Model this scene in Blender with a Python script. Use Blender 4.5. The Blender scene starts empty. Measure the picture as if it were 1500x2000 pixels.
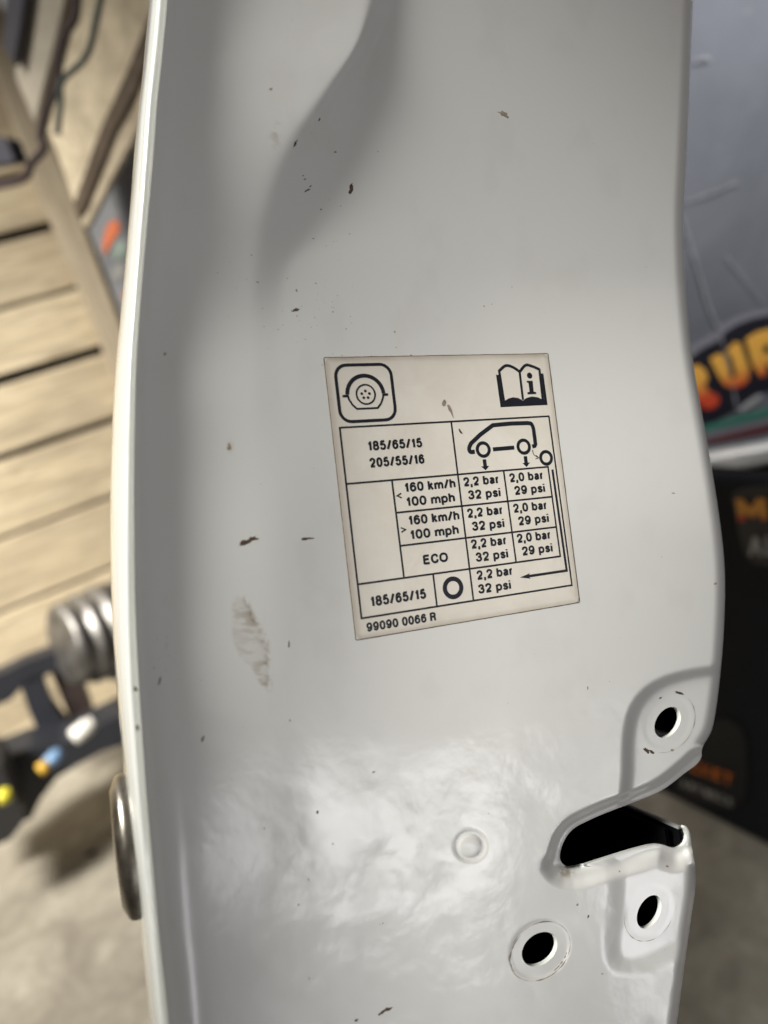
import bpy, math, random
import numpy as np
from mathutils import Vector, Matrix
from mathutils.geometry import tessellate_polygon

sc = bpy.context.scene
COL = sc.collection
rnd = random.Random(7)
rad = math.radians

# ------------------------------------------------------------------ camera
PITCH, ROLL, CAM_Z = rad(18.0), rad(17.0), 0.80
CAM = np.array([0.0, 0.0, CAM_Z])
FWD = np.array([0.0, math.cos(PITCH), -math.sin(PITCH)])
R0 = np.array([1.0, 0, 0]); U0 = np.array([0.0, math.sin(PITCH), math.cos(PITCH)])
RT = math.cos(ROLL) * R0 - math.sin(ROLL) * U0
UP = math.sin(ROLL) * R0 + math.cos(ROLL) * U0
cd = bpy.data.cameras.new('camera'); cam = bpy.data.objects.new('camera', cd); COL.objects.link(cam)
cam.matrix_world = Matrix(((RT[0], UP[0], -FWD[0], CAM[0]), (RT[1], UP[1], -FWD[1], CAM[1]),
                           (RT[2], UP[2], -FWD[2], CAM[2]), (0, 0, 0, 1)))
cd.sensor_fit = 'VERTICAL'; cd.sensor_height = 36; cd.lens = 27
cd.clip_start = 0.01; cd.clip_end = 100
cd.dof.use_dof = True; cd.dof.focus_distance = 0.242; cd.dof.aperture_fstop = 6.0
sc.camera = cam
FPX = 1500.0

def vec(c):            # camera-frame direction (right, down, forward) -> world
    return c[0] * RT - c[1] * UP + c[2] * FWD

# the plane of the door's end face (right and down axes in the camera frame, then world)
u_c = np.array([0.9217, -0.0929, 0.3767]); u_c /= np.linalg.norm(u_c)
v_c = np.array([0.115, 0.992, -0.058]); v_c -= u_c * v_c.dot(u_c); v_c /= np.linalg.norm(v_c)
n_c = -np.cross(u_c, v_c)
DU, DV, DN = vec(u_c), vec(v_c), vec(n_c)
c0 = np.array([(883 - 750) / FPX, (950 - 1000) / FPX, 1.0]) * 0.24
D0 = CAM + vec(c0)

# ------------------------------------------------------------------ world, lamps, exposure
w = bpy.data.worlds.new('World'); sc.world = w; w.use_nodes = True
w.node_tree.nodes['Background'].inputs[0].default_value = (0.69, 0.615, 0.58, 1)
w.node_tree.nodes['Background'].inputs[1].default_value = 0.14
sc.view_settings.view_transform = 'Standard'; sc.view_settings.look = 'None'
sc.view_settings.exposure = 0.0; sc.view_settings.gamma = 1.0

def area(name, pos, target, sx, sy, power, col, spread=180):
    l = bpy.data.lights.new(name, 'AREA'); l.shape = 'RECTANGLE'; l.size = sx; l.size_y = sy
    l.energy = power; l.color = col; l.spread = rad(spread)
    o = bpy.data.objects.new(name, l); COL.objects.link(o)
    o.location = pos
    o.rotation_euler = (Vector(target) - Vector(pos)).to_track_quat('-Z', 'Y').to_euler()
    return o
# overhead work lamp, aimed at the middle of the door's end face
aim = D0 + DU * .100 + DV * .066
area('work_lamp', aim + np.array([-.85, -.40, 1.2]) * .56, aim, 0.42, 0.34, 0.86, (1.0, 0.985, 0.93), 21)
area('rim_fill', D0 + vec(np.array([-.77, -.33, -.54])) * .75, D0 - DU * .10, 0.40, 0.50, .075, (1.0, 1.0, 0.93), 50)  # added light from the left, only there to brighten the rim
# daylight from the open shop doorway, behind the photographer and to the right
def refl(p, r, R): r = np.array(r); return CAM + vec(np.array(p)) + vec(r / np.linalg.norm(r) * R)
area('doorway_daylight', refl((0, .09, .22), (0.66, 0.50, -0.68), 1.3), D0, 1.0, 0.80, .22, (0.96, 0.96, 1.0), 30)
area('gloss_patch_fill', refl((.02, .10, .23), (0.615, 0.205, -0.76), 1.2), D0, 0.24, 0.21, .050, (1.0, 0.98, 1.0), 30)  # added small source, mirrored as bright patches in the lower paint
area('streak_fill', refl((-.04, .09, .20), (0.87, 0.27, -0.42), 1.2), D0, 0.12, 0.55, .048, (0.97, 0.96, 1.0), 30)  # added upright source that makes the bright streak beside the left rim
# added fill light over the back wall and the left part of the floor
area('wall_fill', (-1.1, 0.1, 1.9), (-0.82, 1.2, 0.52), 0.6, 0.3, 18, (1.0, 0.94, 0.82), 64)
area('cabinet_fill', (0.9, -0.2, 2.1), (0.60, 0.9, 1.05), 0.5, 0.4, 3.1, (0.96, 0.97, 1.0), 32)  # added fill light for the grey cabinet and its sticker

# ------------------------------------------------------------------ helpers
def tag(o, label=None, cat=None, group=None, kind=None):
    if label: o['label'] = label
    if cat: o['category'] = cat
    if group: o['group'] = group
    if kind: o['kind'] = kind
    return o

def empty(name, loc=(0, 0, 0)):
    o = bpy.data.objects.new(name, None); COL.objects.link(o); o.location = loc; o.empty_display_size = 0.02
    return o

def mesh(name, V, F, mat, parent=None, smooth=False):
    me = bpy.data.meshes.new(name)
    me.from_pydata([tuple(map(float, v)) for v in V], [], [tuple(int(i) for i in f) for f in F])
    if smooth: me.polygons.foreach_set('use_smooth', [True] * len(me.polygons))
    if mat: me.materials.append(mat)
    o = bpy.data.objects.new(name, me); COL.objects.link(o)
    if parent:
        o.parent = parent
        o.matrix_parent_inverse = Matrix.Translation(-parent.location)
    return o

def bevel(o, wd, seg=2):
    m = o.modifiers.new('bevel', 'BEVEL'); m.width = wd; m.segments = seg; m.limit_method = 'ANGLE'
    return o

def rays(px, py):
    px = np.asarray(px, float); py = np.asarray(py, float)
    return ((px - 750) / FPX)[..., None] * RT - ((py - 1000) / FPX)[..., None] * UP + FWD

def on_plane(px, py, P0, N):
    d = rays(px, py)
    t = (np.asarray(P0) - CAM).dot(N) / (d @ N)
    return CAM + d * t[..., None]

def face_pt(px, py, h=0.0):     # a point of the door's end face, h metres proud of its base plane
    p = on_plane(px, py, D0, DN)
    return p + np.asarray(h)[..., None] * DN

def sheet_pt(px, py, h):         # the same for the pressed sheet itself: on the sight line, h metres above the base plane
    d = rays(px, py); t = ((D0 - CAM).dot(DN) + np.asarray(h)) / (d @ DN)
    return CAM + d * t[..., None]

def box_pts(P, N, thick):       # P polygon (k,3), extruded by -N*thick
    k = len(P); V = list(P) + [p - N * thick for p in P]
    F = [list(range(k))[::-1], list(range(k, 2 * k))] + [[i, (i + 1) % k, k + (i + 1) % k, k + i] for i in range(k)]
    return V, F

def interp(pts, y):
    a = np.array(sorted((p[1], p[0]) for p in pts), float)
    return pchip(a[:, 0], a[:, 1], y)

def pchip(x, f, q):             # monotone-ish cubic interpolation
    x = np.asarray(x, float); f = np.asarray(f, float); q = np.asarray(q, float)
    h = np.diff(x); d = np.diff(f) / h
    m = np.empty_like(f); m[0] = d[0]; m[-1] = d[-1]
    m[1:-1] = (d[:-1] * h[1:] + d[1:] * h[:-1]) / (h[1:] + h[:-1])
    qq = np.clip(q, x[0], x[-1])
    i = np.clip(np.searchsorted(x, qq) - 1, 0, len(x) - 2)
    t = (qq - x[i]) / h[i]; H = h[i]
    r = (2*t**3 - 3*t**2 + 1) * f[i] + (t**3 - 2*t**2 + t) * H * m[i] + (-2*t**3 + 3*t**2) * f[i+1] + (t**3 - t**2) * H * m[i+1]
    return r + np.where(q < x[0], (q - x[0]) * m[0], 0) + np.where(q > x[-1], (q - x[-1]) * m[-1], 0)

def ss(a, b, x):
    t = np.clip((x - a) / (b - a), 0, 1); return t * t * (3 - 2 * t)

def smooth_poly(P, it=2):
    P = np.array(P, float)
    for _ in range(it):
        Q = np.roll(P, -1, 0)
        P = np.stack([P * .75 + Q * .25, P * .25 + Q * .75], 1).reshape(-1, 2)
    return P

def smooth_line(P, it=2):
    P = np.array(P, float)
    for _ in range(it):
        Q = np.stack([P[:-1] * .75 + P[1:] * .25, P[:-1] * .25 + P[1:] * .75], 1).reshape(-1, 2)
        P = np.vstack([P[:1], Q, P[-1:]])
    return P

def sdf(P, x, y):               # signed distance to closed polygon, positive inside
    P = np.asarray(P, float); shp = x.shape; x = x.ravel(); y = y.ravel()
    d2 = np.full(x.shape, 1e18); ins = np.zeros(x.shape, bool)
    for i in range(len(P)):
        a = P[i]; b = P[(i + 1) % len(P)]; e = b - a
        L = e.dot(e)
        if L < 1e-12: continue
        t = np.clip(((x - a[0]) * e[0] + (y - a[1]) * e[1]) / L, 0, 1)
        dx = x - a[0] - t * e[0]; dy = y - a[1] - t * e[1]
        d2 = np.minimum(d2, dx * dx + dy * dy)
        if a[1] != b[1]:
            c = ((a[1] > y) != (b[1] > y)) & (x < (b[0] - a[0]) * (y - a[1]) / (b[1] - a[1]) + a[0])
            ins ^= c
    d = np.sqrt(d2)
    return np.where(ins, d, -d).reshape(shp)

def dist_line(P, x, y):         # unsigned distance to open polyline
    P = np.asarray(P, float); d2 = np.full(x.shape, 1e18)
    for a, b in zip(P[:-1], P[1:]):
        e = b - a; t = np.clip(((x - a[0]) * e[0] + (y - a[1]) * e[1]) / max(e.dot(e), 1e-9), 0, 1)
        d2 = np.minimum(d2, (x - a[0] - t * e[0])**2 + (y - a[1] - t * e[1])**2)
    return np.sqrt(d2)

_rs = np.random.RandomState(3)
_tab = _rs.rand(256, 256)
def vnoise(x, y):               # value noise
    xi = np.floor(x).astype(int); yi = np.floor(y).astype(int); fx = x - xi; fy = y - yi
    fx = fx*fx*(3-2*fx); fy = fy*fy*(3-2*fy)
    g = lambda i, j: _tab[i % 256, j % 256]
    return (g(xi, yi)*(1-fx)+g(xi+1, yi)*fx)*(1-fy) + (g(xi, yi+1)*(1-fx)+g(xi+1, yi+1)*fx)*fy
def fbm(x, y, o=4):
    s = 0; a = .5
    for k in range(o):
        s = s + a * vnoise(x * 2**k + 17*k, y * 2**k + 5*k); a *= .5
    return s

# ------------------------------------------------------------------ materials
class NT:
    def __init__(s, name):
        s.m = bpy.data.materials.new(name); s.m.use_nodes = True
        s.n = s.m.node_tree.nodes; s.l = s.m.node_tree.links
        s.b = s.n['Principled BSDF']
    def node(s, t, **kw):
        x = s.n.new(t)
        for k, v in kw.items():
            if k.startswith('i_'): x.inputs[k[2:].replace('_', ' ')].default_value = v
            else: setattr(x, k, v)
        return x
    def link(s, a, b): s.l.new(a, b)
    def coord(s): return s.node('ShaderNodeTexCoord').outputs['Object']
    def noise(s, scale, detail=4, rough=.5, co=None, dist=0):
        x = s.node('ShaderNodeTexNoise'); x.inputs['Scale'].default_value = scale
        x.inputs['Detail'].default_value = detail; x.inputs['Roughness'].default_value = rough
        x.inputs['Distortion'].default_value = dist
        if co: s.link(co, x.inputs['Vector'])
        return x.outputs['Fac']
    def ramp(s, fac, stops):
        r = s.node('ShaderNodeValToRGB'); e = r.color_ramp.elements
        while len(e) < len(stops): e.new(.5)
        for k, (p, c) in enumerate(stops):
            e[k].position = p; e[k].color = (c if isinstance(c, tuple) else (c, c, c)) + (1,)
        s.link(fac, r.inputs[0]); return r.outputs[0]
    def mix(s, fac, a, b):
        x = s.node('ShaderNodeMix', data_type='RGBA')
        for v, i in ((fac, 0), (a, 6), (b, 7)):
            if isinstance(v, (int, float)): x.inputs[i].default_value = v
            elif isinstance(v, tuple): x.inputs[i].default_value = v + (1,)
            else: s.link(v, x.inputs[i])
        return x.outputs[2]
    def math(s, op, a, b=0.0):
        x = s.node('ShaderNodeMath', operation=op)
        for i, v in enumerate((a, b)):
            if isinstance(v, (int, float)): x.inputs[i].default_value = v
            else: s.link(v, x.inputs[i])
        return x.outputs[0]
    def bump(s, h, dist, strength=1.0, normal=None):
        x = s.node('ShaderNodeBump'); x.inputs['Distance'].default_value = dist
        if isinstance(strength, float): x.inputs['Strength'].default_value = strength
        else: s.link(strength, x.inputs['Strength'])
        s.link(h, x.inputs['Height'])
        if normal: s.link(normal, x.inputs['Normal'])
        return x.outputs[0]

def simple(name, col, rough=.5, metal=0, coat=0, nscale=0, namp=.15, bump=0, spec=.5):
    t = NT(name); b = t.b
    b.inputs['Roughness'].default_value = rough; b.inputs['Metallic'].default_value = metal
    b.inputs['Coat Weight'].default_value = coat; b.inputs['Specular IOR Level'].default_value = spec
    b.inputs['Base Color'].default_value = col + (1,)
    if nscale:
        co = t.coord(); f = t.noise(nscale, 5, .6, co)
        c = t.ramp(f, [(.3, tuple(x * (1 - namp) for x in col)), (.7, tuple(min(1, x * (1 + namp)) for x in col))])
        t.link(c, b.inputs['Base Color'])
        if bump: t.link(t.bump(f, bump), b.inputs['Normal'])
    return t.m

def paint_mat():
    t = NT('white_car_paint'); b = t.b; co = t.coord()
    def attr(n): return t.node('ShaderNodeAttribute', attribute_name=n).outputs['Fac']
    base = t.mix(t.noise(9, 3, .5, co), (.705, .705, .67), (.74, .742, .71))
    g = t.mix(attr('grime'), base, (.30, .245, .17))
    t.link(g, b.inputs['Base Color'])
    b.inputs['Roughness'].default_value = .42
    b.inputs['Coat Weight'].default_value = 1.0
    cr = t.math('ADD', t.math('MULTIPLY', attr('rough'), .10), .15)
    t.link(cr, b.inputs['Coat Roughness'])
    n1 = t.noise(420, 2, .5, co)                                # orange peel
    n2 = t.noise(80, 3, .45, co, .1)                            # uneven sealed skin
    p1 = t.bump(n1, .00004, .5)
    p2 = t.bump(n2, .00072, attr('rough'), p1)
    t.link(p2, b.inputs['Coat Normal'])
    p3 = t.bump(n2, .00025, attr('rough'))
    t.link(p3, b.inputs['Normal'])
    return t.m
M_paint = paint_mat()
M_skin = simple('white_outer_paint', (.72, .73, .69), .35, 0, 1.0, 30, .02)
M_inside = simple('cavity_shade', (.004, .004, .005), .9, spec=.03)  # near-black colour stands for the shade inside the door
M_dirt = simple('brown_dirt', (.085, .055, .035), .85, nscale=900, namp=.4)
M_dirt2 = simple('light_dirt', (.30, .25, .19), .85, nscale=700, namp=.3)

# ------------------------------------------------------------------ the door: traced outlines
RIM_OUT = [(306, -20), (295, 100), (284, 200), (277, 300), (270, 400), (252+6, 560), (247, 700), (243, 850), (241, 1000), (241, 1200),
           (246, 1343), (254, 1450), (262, 1550), (271, 1650), (289, 1797), (309, 2000), (350, 2400)]
RIM_IN = [(338, -20), (327, 100), (316, 200), (309, 300), (300, 400), (286, 560), (276, 700), (272, 850), (271, 1000), (274, 1200),
          (281, 1343), (288, 1450), (295, 1550), (304, 1650), (317, 1797), (339, 2000), (378, 2400)]
x_out = lambda y: interp(RIM_OUT, y)
x_in = lambda y: interp(RIM_IN, y)
RIGHT = [(1358, -300), (1357, -100), (1354, 0), (1350, 100), (1346, 200), (1341, 300), (1336, 400), (1335, 460), (1338, 540), (1345, 640), (1355, 720),
         (1370, 800), (1388, 900), (1404, 1000), (1414, 1080), (1417, 1150), (1413, 1250), (1408, 1306), (1401, 1370), (1393, 1420), (1384, 1440),
         (1373, 1456), (1370, 1468), (1371, 1478), (1362, 1493), (1337, 1510), (1319, 1525), (1292, 1545), (1244, 1565), (1187, 1586),
         (1150, 1602), (1120, 1617), (1103, 1638), (1094, 1662), (1093, 1680), (1103, 1692), (1124, 1694), (1169, 1680), (1225, 1662),
         (1270, 1650), (1290, 1648), (1306, 1654), (1322, 1658), (1336, 1650), (1342, 1636), (1339, 1622), (1333, 1615), (1338, 1611),
         (1347, 1622), (1350, 1645), (1354, 1670), (1359, 1696), (1358, 1740), (1349, 1800), (1339, 1869), (1331, 1930), (1322, 2000), (1300, 2200), (1290, 2420)]
ys = np.linspace(2420, -300, 40)
LEFTB = [(float(x_in(y)) - 10, float(y)) for y in ys]
OUTL = np.vstack([smooth_line(RIGHT, 2), np.array(LEFTB)])
SLOT = smooth_poly([(1500, 1440), (1371, 1478), (1337, 1510), (1292, 1545), (1244, 1565), (1187, 1586), (1150, 1602), (1120, 1617), (1103, 1638),
        (1094, 1662), (1093, 1680), (1103, 1692), (1124, 1694), (1169, 1680), (1225, 1662), (1270, 1650), (1290, 1648), (1306, 1654), (1322, 1658), (1342, 1640), (1500, 1640)], 1)
def ell(cx, cy, a, b, ang, n=44, flat=0):
    t = np.linspace(0, 2 * math.pi, n, endpoint=False); c, s = math.cos(ang), math.sin(ang)
    X = a * np.cos(t); Y = b * np.sin(t)
    return np.stack([cx + X * c - Y * s, cy + X * s + Y * c], 1)
HOLES = [ell(1304, 1411, 33, 22.5, rad(-58)), ell(1268, 1781, 35, 21, rad(-64)), ell(1054, 1854, 39, 29, rad(-42))]
PAD_A = smooth_poly([(1500, 1290), (1405, 1307), (1337, 1317), (1290, 1332), (1256, 1356), (1234, 1390), (1226, 1430), (1224, 1475), (1224, 1512), (1219, 1552), (1215, 1600), (1500, 1600)], 1)
PAD_B = smooth_poly([(1200, 1660), (1206, 1725), (1202, 1780), (1194, 1850), (1204, 1884), (1240, 1890), (1300, 1866), (1345, 1845), (1500, 1800), (1500, 1640)], 1)
LEAF_L = [(738, -60), (728, 0), (700, 90), (640, 185), (575, 285), (532, 380), (508, 460), (498, 540), (496, 650), (497, 800), (500, 950), (505, 1100)]
LEAF_R = [(778, -60), (768, 0), (728, 90), (706, 160), (688, 235), (662, 320), (628, 400), (588, 465), (556, 530), (545, 600), (545, 700), (548, 800), (560, 950), (580, 1100)]

def Hh(x, y):
    """height of the pressed sheet above the base plane, metres"""
    x = np.asarray(x, float); y = np.asarray(y, float); mm = .001
    e = x - x_in(y)
    h = 3.4 * np.exp(-np.clip(e, -30, 2000) / 26.0) * mm                       # fillet up to the rim
    h += 3.0 * np.exp(-np.clip(e, -30, 2000) / 130.0) * ss(1150, 1700, y) * mm   # wider fillet lower down
    # the upper part leans back, the left land faces a little to the right
    h += 14.0 * (ss(800, -420, y)) * mm
    h += 6.0 * ss(980, 250, x) * ss(250, 800, y) * mm
    # left land and the curved step
    L = interp(LEAF_L, y); R = interp(LEAF_R, y)
    D = pchip([-300, 0, 150, 300, 400, 500, 600, 800, 1100, 1200], [2.6, 3.2, 4.7, 5.4, 4.2, 2.1, .6, .2, .05, 0], y)
    D = np.where(y > 1200, 0, D)
    t = (x - L) / (R - L); k_ = .11
    f_ = lambda z: k_ * np.logaddexp(0, z / k_)
    h += D * (1 - (f_(t) - f_(t - 1))) * mm
    # broad swell towards the right below mid height
    s = ss(520, 1060, y)
    h += 11.0 * s * ss(560, 1420, x) * mm
    h -= 7.0 * ss(950, 1900, y) * ss(900, 1500, x) * mm
    h += 1.2 * np.exp(-((x - 560) / 120.)**2) * np.exp(-((y - 1050) / 260.)**2) * mm
    # recessed pads and the slot flange
    a = sdf(PAD_A, x, y) ; h -= 2.0 * ss(-13, 15, a) * mm
    b = sdf(PAD_B, x, y) ; h -= .9 * ss(-26, 24, b) * mm
    s_ = -sdf(SLOT, x, y); wd = 27 + 22 * ss(1660, 1700, y)
    h -= 2.1 * (1 - ss(.30, 1.0, np.clip(s_, 0, 400) / wd)) * mm
    # rolled right edge
    dr = np.clip(sdf(OUTL_R, x, y), 0, 60)
    h -= 6.0 * (1 - np.sqrt(np.clip(1 - (1 - np.clip(dr / 22., 0, 1))**2, 0, 1))) * .5 * mm * np.where((y > 1455) & (y < 1690), .12, 1)
    # ring-like seats round the holes and the small dimple
    for P, w2, dep in ((HOLES[2], 24, .22), (HOLES[0], 20, .05), (HOLES[1], 20, .05)):
        d = -sdf(P, x, y)
        h -= dep * (1 - ss(w2 - 4, w2 + 3, d)) * mm
    r = np.hypot(x - 918, y - 1652)
    h += (-.35 * np.exp(-((r - 26) / 5.)**2) + .25 * np.exp(-(r / 16.)**2)) * mm
    # hand-worked unevenness
    q = np.clip(ss(1330, 1600, y) * ss(420, 620, x), 0, 1)
    h += q * (fbm(x / 150. + 9, y / 130., 2) - .5) * .70 * mm
    h += q * (fbm(x / 48. + 60, y / 40. + 20, 2) - .37) * .13 * mm * ss(1000, 760, np.abs(x - 860) * 2 + np.abs(y - 1640) * 1.6)
    return h
OUTL_R = np.vstack([smooth_line(RIGHT, 2), np.array([(-3000, 2420), (-3000, -300)])])

# implicit sheet: positive where there is metal
def Fsheet(x, y):
    f = sdf(OUTL, x, y)
    for P in HOLES: f = np.minimum(f, -sdf(P, x, y))
    return f

def build_panel(parent):
    st = 3.4
    gx = np.arange(228, 1432, st); gy = np.arange(-298, 2418, st)
    X, Y = np.meshgrid(gx, gy); ny, nx = X.shape
    F = Fsheet(X, Y)
    px = list(X.ravel()); py = list(Y.ravel()); f = F.ravel()
    idx = np.arange(nx * ny).reshape(ny, nx)
    c = [idx[:-1, :-1].ravel(), idx[:-1, 1:].ravel(), idx[1:, 1:].ravel(), idx[1:, :-1].ravel()]
    s = np.stack([f[k] > 0 for k in c], 1); n = s.sum(1)
    faces = [tuple(q) for q in np.stack(c, 1)[n == 4].tolist()]
    cut = {}; border = []
    def cv(i, j):
        k = (i, j) if i < j else (j, i)
        if k not in cut:
            a, b = k; t = f[a] / (f[a] - f[b])
            cut[k] = len(px); px.append(px[a] + (px[b] - px[a]) * t); py.append(py[a] + (py[b] - py[a]) * t)
        return cut[k]
    for q in np.stack(c, 1)[(n > 0) & (n < 4)].tolist():
        poly = []; cuts = []
        for k in range(4):
            a, b = q[k], q[(k + 1) % 4]
            if f[a] > 0: poly.append(a)
            if (f[a] > 0) != (f[b] > 0):
                v = cv(a, b); poly.append(v); cuts.append((v, f[a] > 0))
        if len(poly) >= 3: faces.append(tuple(poly))
        if len(cuts) == 2:
            (v1, o1), (v2, o2) = cuts
            border.append((v1, v2) if o1 else (v2, v1))
    px = np.array(px); py = np.array(py)
    H = Hh(px, py)
    V = sheet_pt(px, py, H)
    used = np.zeros(len(px), bool)
    for q in faces: used[list(q)] = True
    remap = np.cumsum(used) - 1
    V2 = V[used]; faces = [tuple(remap[list(q)]) for q in faces]
    border = [(remap[a], remap[b]) for a, b in border]
    ux, uy = px[used], py[used]
    # grime and unevenness masks
    s1 = sdf(smooth_poly([(455, 1160), (478, 1170), (500, 1215), (520, 1250), (527, 1345), (512, 1345), (490, 1300), (470, 1290), (450, 1240)]), ux, uy)
    dR = dist_line(np.array([(466, 1150), (482, 1175), (503, 1215), (522, 1250), (528, 1348)]), ux, uy)
    st1 = ss(-3, 4, s1) * (.75 * np.exp(-dR / 18.) + .26) * (.25 + .75 * ss(.35, .62, fbm(ux / 26. + uy / 60., uy / 7., 3)))
    edge = np.exp(-(dist_line(np.array([(478, 1170), (500, 1215), (520, 1250), (527, 1345)]), ux, uy) / 5.)**2) * ss(.3, .6, fbm(ux / 7., uy / 7., 3)) * .5
    st2 = np.exp(-(np.hypot((ux - 538) / 12., (uy - 262) / 24.))**2) * ss(.42, .6, fbm(ux / 8., uy / 8., 3)) * .35
    st3 = np.exp(-(np.hypot((ux - 1105) / 14., (uy - 1704) / 9.))**2) * .95 * ss(.25, .5, fbm(ux / 6., uy / 6., 3))
    st4 = .05 * ss(.52, .75, fbm(ux / 60. + 40, uy / 90., 4)) + .5 * ss(.80, .86, fbm(ux / 4.5 + 70, uy / 4.5 + 3, 2)) * ss(.5, .6, fbm(ux / 40., uy / 40. + 50, 2))
    st5 = .28 * np.exp(-(np.hypot((ux - 450) / 6., (uy - 872) / 10.))**2)
    g = np.clip(st1 + edge + st2 + st3 + st4 + st5, 0, 1)
    rb = fbm(ux / 70. + 11, uy / 60., 4)
    line = pchip([200, 330, 400, 560, 680, 900, 1150, 1430], [1400, 1430, 1570, 1555, 1545, 1440, 1340, 1320], ux)
    rg = ss(-30, 70, uy - line + (rb - .5) * 130)
    rg *= 1 - ss(-30, 5, sdf(PAD_A, ux, uy)) * .95
    rg *= 1 - ss(-10, 15, sdf(PAD_B, ux, uy)) * .9
    rg *= .35 + .65 * ss(.36, .56, fbm(ux / 55. + 31, uy / 45. + 8, 3))
    rg *= .25 + .75 * ss(480, 760, ux)
    o = mesh('inner_panel', V2, faces, M_paint, parent, True)
    for nm, arr in (('grime', g), ('rough', rg)):
        at = o.data.attributes.new(nm, 'FLOAT', 'POINT'); at.data.foreach_set('value', arr.astype(np.float32))
    # returns of the sheet at the cut edges
    W = {'hole': ([], []), 'slot': ([], []), 'side': ([], [])}
    sl = -sdf(SLOT, ux, uy); hd = np.min([np.abs(sdf(P, ux, uy)) for P in HOLES], 0)
    for a, b in border:
        if hd[a] < 1.5: k = 'hole'
        elif ux[a] < 700 or (uy[a] < -296 or uy[a] > 2414): continue
        elif (1482 < uy[a] < 1668 and ux[a] < 1346) or (1600 < uy[a] < 1720 and ux[a] < 1300): k = 'slot'
        else: k = 'side'
        W[k][0].append((a, b))
    hs = []
    for P in HOLES:
        c_ = P.mean(0); hs.append(('hole', [q for q in W['hole'][0] if math.hypot(ux[q[0]] - c_[0], uy[q[0]] - c_[1]) < 60]))
    for k, segs in hs + [('slot', W['slot'][0]), ('side', W['side'][0])]:
        prof = {'hole': [(0, 0), (.0003, .3), (.0008, .6), (.0017, .6)], 'slot': [(0, 0), (.0004, -.5), (.0013, -.6)],
                'side': [(0, 0), (.002, -.6), (.006, -2.), (.016, -3), (.045, -4)]}[k]
        nv = {}; VV = []; FF = []
        nrm = {}
        for a, b in segs:
            t = np.array([ux[b] - ux[a], uy[b] - uy[a]]); L = np.hypot(*t) + 1e-9
            nn = np.array([t[1], -t[0]]) / L
            for q in (a, b): nrm[q] = nrm.get(q, 0) + nn
        for q, nn in nrm.items():
            nn = nn / (np.hypot(*nn) + 1e-9); nv[q] = len(VV)
            gx_, gy_ = ux[q], uy[q]
            for dpt, off in prof:
                sgn = -off if k != 'side' else off
                base = V2[q]
                dirw = nn[0] * DU + nn[1] * DV
                VV.append(base - DN * dpt + dirw * (sgn * -.00016 if k != 'side' else sgn * .00016))
        m = len(prof)
        for a, b in segs:
            for j in range(m - 1):
                FF.append((nv[a] + j, nv[a] + j + 1, nv[b] + j + 1, nv[b] + j))
        nm = {'hole': 'hole_collar', 'slot': 'slot_lip', 'side': 'side_return'}[k]
        mesh(nm, VV, FF, M_skin, parent, True)
    return o

door = empty('car_door', tuple(D0))
tag(door, 'white painted car door stood on end, its edge face with the tyre sticker toward us', 'car door')
build_panel(door)

# rim bead (folded hem) and the outer skin behind it
def build_rim(parent):
    ysr = np.linspace(-300, 2400, 300)
    xo, xi = x_out(ysr), x_in(ysr)
    hi = Hh(xi + 2, ysr) * 1000 + .35
    V = []; k = 14
    for j in range(k + 1):
        t = j / k
        x = xi + 2 - (xi + 2 - xo) * t
        hh = hi - .9 + .9 * math.sin(min(1, t * 1.15) * math.pi * .5 + 0) ** .6 if t > 0 else hi - 1.2
        if t > .7: hh = hh - 2.0 * ((t - .7) / .3)**2
        V.append(sheet_pt(x, ysr, hh * .001))
    V.append(V[-1] - DN * .002)
    V = np.array(V); m, n = V.shape[:2]
    F = [(a * n + b, (a + 1) * n + b, (a + 1) * n + b + 1, a * n + b + 1) for a in range(m - 1) for b in range(n - 1)]
    mesh('hem', V.reshape(-1, 3), F, M_skin, parent, True)
    # outer skin: swells out to the left and runs away from the lens
    V = []
    bul = 7 + 8 * np.exp(-((ysr - 950) / 330.)**2) + 2 * np.exp(-((ysr - 500) / 200.)**2)
    for d, f in ((3.5, .0), (4.5, .25), (6, .55), (9, .85), (14, 1.05), (22, 1.0), (36, .6), (60, -.4), (80, -2)):
        V.append(sheet_pt(xo + 1, ysr, (hi - 3.2) * .001) - DN * (d - 3.2) * .001 - DU * (bul * f * .00016)[:, None] - DU * (.0003 * (1 if d > 4 else 0)))
    V = np.array(V); m, n = V.shape[:2]
    F = [(a * n + b, (a + 1) * n + b, (a + 1) * n + b + 1, a * n + b + 1) for a in range(m - 1) for b in range(n - 1)]
    o = mesh('outer_skin', V.reshape(-1, 3), F, M_gloss, parent, True)
    o['label'] = 'glossy white outer skin reflecting the planks'
M_gloss = simple('outer_gloss_paint', (.66, .66, .62), .25, 0, 1.0)
M_gloss.node_tree.nodes['Principled BSDF'].inputs['Coat Roughness'].default_value = .02
build_rim(door)

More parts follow.
